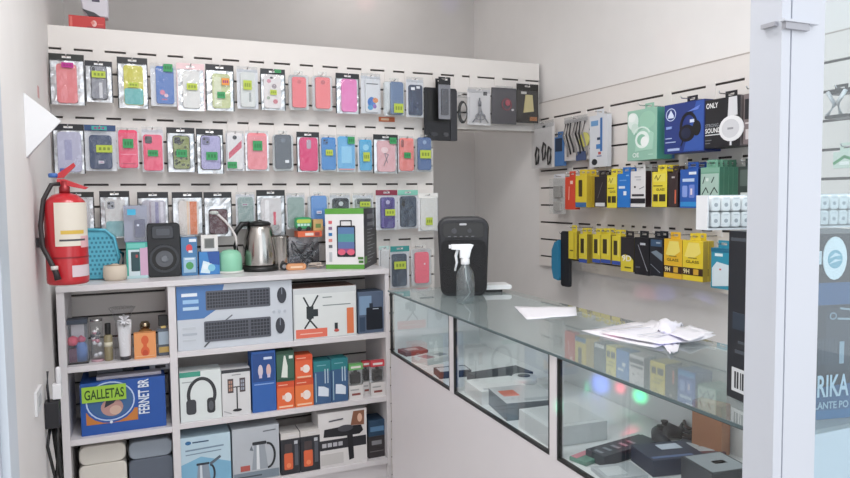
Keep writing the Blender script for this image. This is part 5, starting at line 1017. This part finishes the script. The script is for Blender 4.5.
# socket, adapter, cables
a = onX(37, 400, XL)
t = empty('wall_socket', (XL, a.y, a.z)); tag(t, 'white socket plate low on the left wall', 'socket')
MB().box(.0005, .008, -.06, .05, -.035, .035, mat('#e0e0e2', .4)).build('socket_plate', t); MB().box(.008, .009, -.03, .02, -.015, .015, mat('#b9bbc0', .4)).build('socket_insert', t)
ya = onX(44, 412, XL).y+.02; a = onY(44, 402, ya); b_ = onY(60.5, 426, ya)
t = empty('power_adapter', (XL, ya, b_.z)); tag(t, 'black power adapter plugged beside the shelf unit', 'adapter')
MB().box(.001, b_.x-XL, -.02, .03, 0, a.z-b_.z, mat('#222227', .45)).build('adapter_body', t, .003)
hz = a.z-b_.z; u_ = b_.x-XL
MB().tube([(u_*.3, 0, hz), (u_*.25, -.005, hz+.05), (u_*.3, .0, hz+.1)], .004, mat('#3a3a40', .5), 8).build('upper_cable', t)
MB().tube([(u_*.3, 0, 0), (u_*.1, -.01, -.06), (u_*.5, -.012, -.16), (u_*.6, -.01, -.3), (u_*.6, 0, -.55)], .005, BLACK, 8).tube([(u_*.7, 0, 0), (u_*.8, -.01, -.08), (u_*.55, -.014, -.18), (u_*.75, -.01, -.35), (u_*.7, 0, -.55)], .005, BLACK, 8).tube([(u_*.5, .01, 0), (u_*.9, .01, -.2), (u_*.95, .01, -.55)], .008, BLACK, 8).build('lower_cable', t)
t = empty('charger_plug', (XL+.036, ya+.012, a.z+.004)); tag(t, 'white charger plug above the black power adapter', 'charger')
MB().box(-.012, .014, -.015, .015, 0, .05, mat('#e6e6e8', .35)).lathe([(.009, .05), (.008, .1), (.004, .105)], mat('#e2e2e5', .35), .006, 0, 12).build('plug_body', t, .002)
a = onX(38, 92, XL); o = MB().box(0, .001, -.02, .02, -.02, .02, mat('#d8a8a8', .6)).build('wall_sticker'); o.location = (XL+.0005, a.y, a.z); tag(o, 'small faded pink sticker high on the left wall', 'sticker')

# ================================================================ LIGHT
def area(name, loc, size, power, col, rot=(0, 0, 0)):
    l = bpy.data.lights.new(name, 'AREA'); l.shape = 'RECTANGLE'; l.size, l.size_y = size; l.energy = power; l.color = col
    o = bpy.data.objects.new(name, l); COL.objects.link(o); o.location = loc; o.rotation_euler = rot; return o
area('ceiling_lamp_and_fill', (.62, 1.6, 2.93), (1.2, .35), 17, (1, .985, .985))
area('ceiling_lamp_and_fill', (.15, 1.0, 2.93), (.4, .9), 11, (1, .985, .985))  # added fill with no known lamp there, brightens the right wall
area('back_room_lamp_light', (1.2, 3.5, 2.93), (.5, .4), 1.9, (1, .97, .95))
DISCO = Vector((-.1, .15, 1.32))
def spot(px_target, col, power, ang):
    l = bpy.data.lights.new('party_lamp_and_glint_light', 'SPOT'); l.energy = power; l.color = col; l.spot_size = math.radians(ang); l.spot_blend = 1; l.shadow_soft_size = .01
    o = bpy.data.objects.new('party_lamp_and_glint_light', l); COL.objects.link(o); o.location = DISCO
    o.rotation_euler = (Vector(px_target)-DISCO).to_track_quat('-Z', 'Y').to_euler()
XBK = .8384+CW-.023+.017
spot(onX(640, 396, XBK), (.02, 1, .35), 420, 1.5)  # added beams on the back panel stand in for reflections in the glass
spot(onX(620, 388, XBK), (1, .04, .1), 300, 1.2)
spot(onX(600, 384, XBK), (.08, .2, 1), 260, 2.2)
spot(onX(583, 388, XBK), (.05, 1, .5), 120, 1.6)
spot(onX(638, 430, XBK), (1, .04, .12), 420, 1.6)
spot(onZ(512, 396, CZ-.16), (1, .15, .1), 120, 1.2)
spot(onX(645, 297, XR+.02), (1, .25, .45), 60, 2.6)
spot(onX(665, 296, XR+.02), (.3, .3, 1), 60, 2.4)
spot(onX(702, 306, XR+.02), (.3, .3, 1), 70, 2.6)
spot(onX(672, 42, XR+.02), (1, .3, .3), 14, 3.5)
spot(onY(366, 2, 3.834), (1, .2, .25), 90, 2)
spot(onY(450, 3, 3.834), (.35, .3, 1), 90, 2)
wd = bpy.data.worlds.new('daylight'); sc.world = wd; wd.use_nodes = True; nt = wd.node_tree
bg = nt.nodes['Background']; bg.inputs['Strength'].default_value = 1.0
tc = nt.nodes.new('ShaderNodeTexCoord'); sx = nt.nodes.new('ShaderNodeSeparateXYZ'); rp = nt.nodes.new('ShaderNodeValToRGB')   # low sky set brighter than the sky above, as frontal fill
nt.links.new(tc.outputs['Generated'], sx.inputs[0]); nt.links.new(sx.outputs['Z'], rp.inputs[0]); 
mr = nt.nodes.new('ShaderNodeMapRange'); mr.inputs[1].default_value = -1; mr.inputs[2].default_value = 0; mr.inputs[3].default_value = 1.25; mr.inputs[4].default_value = .3   # sky dimmed away from the front, shaped to darken the post's left side
vm = nt.nodes.new('ShaderNodeVectorMath'); vm.operation = 'SCALE'
nt.links.new(sx.outputs['Y'], mr.inputs[0]); nt.links.new(mr.outputs[0], vm.inputs['Scale']); nt.links.new(rp.outputs[0], vm.inputs[0]); nt.links.new(vm.outputs[0], bg.inputs['Color'])
e = rp.color_ramp.elements; e[0].position = .0; e[0].color = (1.6, 1.63, 1.69, 1); e[1].position = .55; e[1].color = (1.4, 1.44, 1.52, 1)
q = e.new(.12); q.color = (1.5, 1.54, 1.61, 1)

# ================================================================ CAMERA
cd = bpy.data.cameras.new('camera'); cam = bpy.data.objects.new('camera', cd); COL.objects.link(cam)
cd.sensor_width = 36; cd.sensor_fit = 'HORIZONTAL'; cd.lens = FPX/850*36; cd.clip_start = .05
cam.matrix_world = Matrix(((R2.x, U2.x, -_fw.x, 0), (R2.y, U2.y, -_fw.y, 0), (R2.z, U2.z, -_fw.z, H), (0, 0, 0, 1)))
sc.camera = cam
sc.view_settings.view_transform = 'Standard'; sc.view_settings.look = 'None'; sc.view_settings.gamma = 1; sc.view_settings.exposure = .16
sc.cycles.transparent_max_bounces = 32
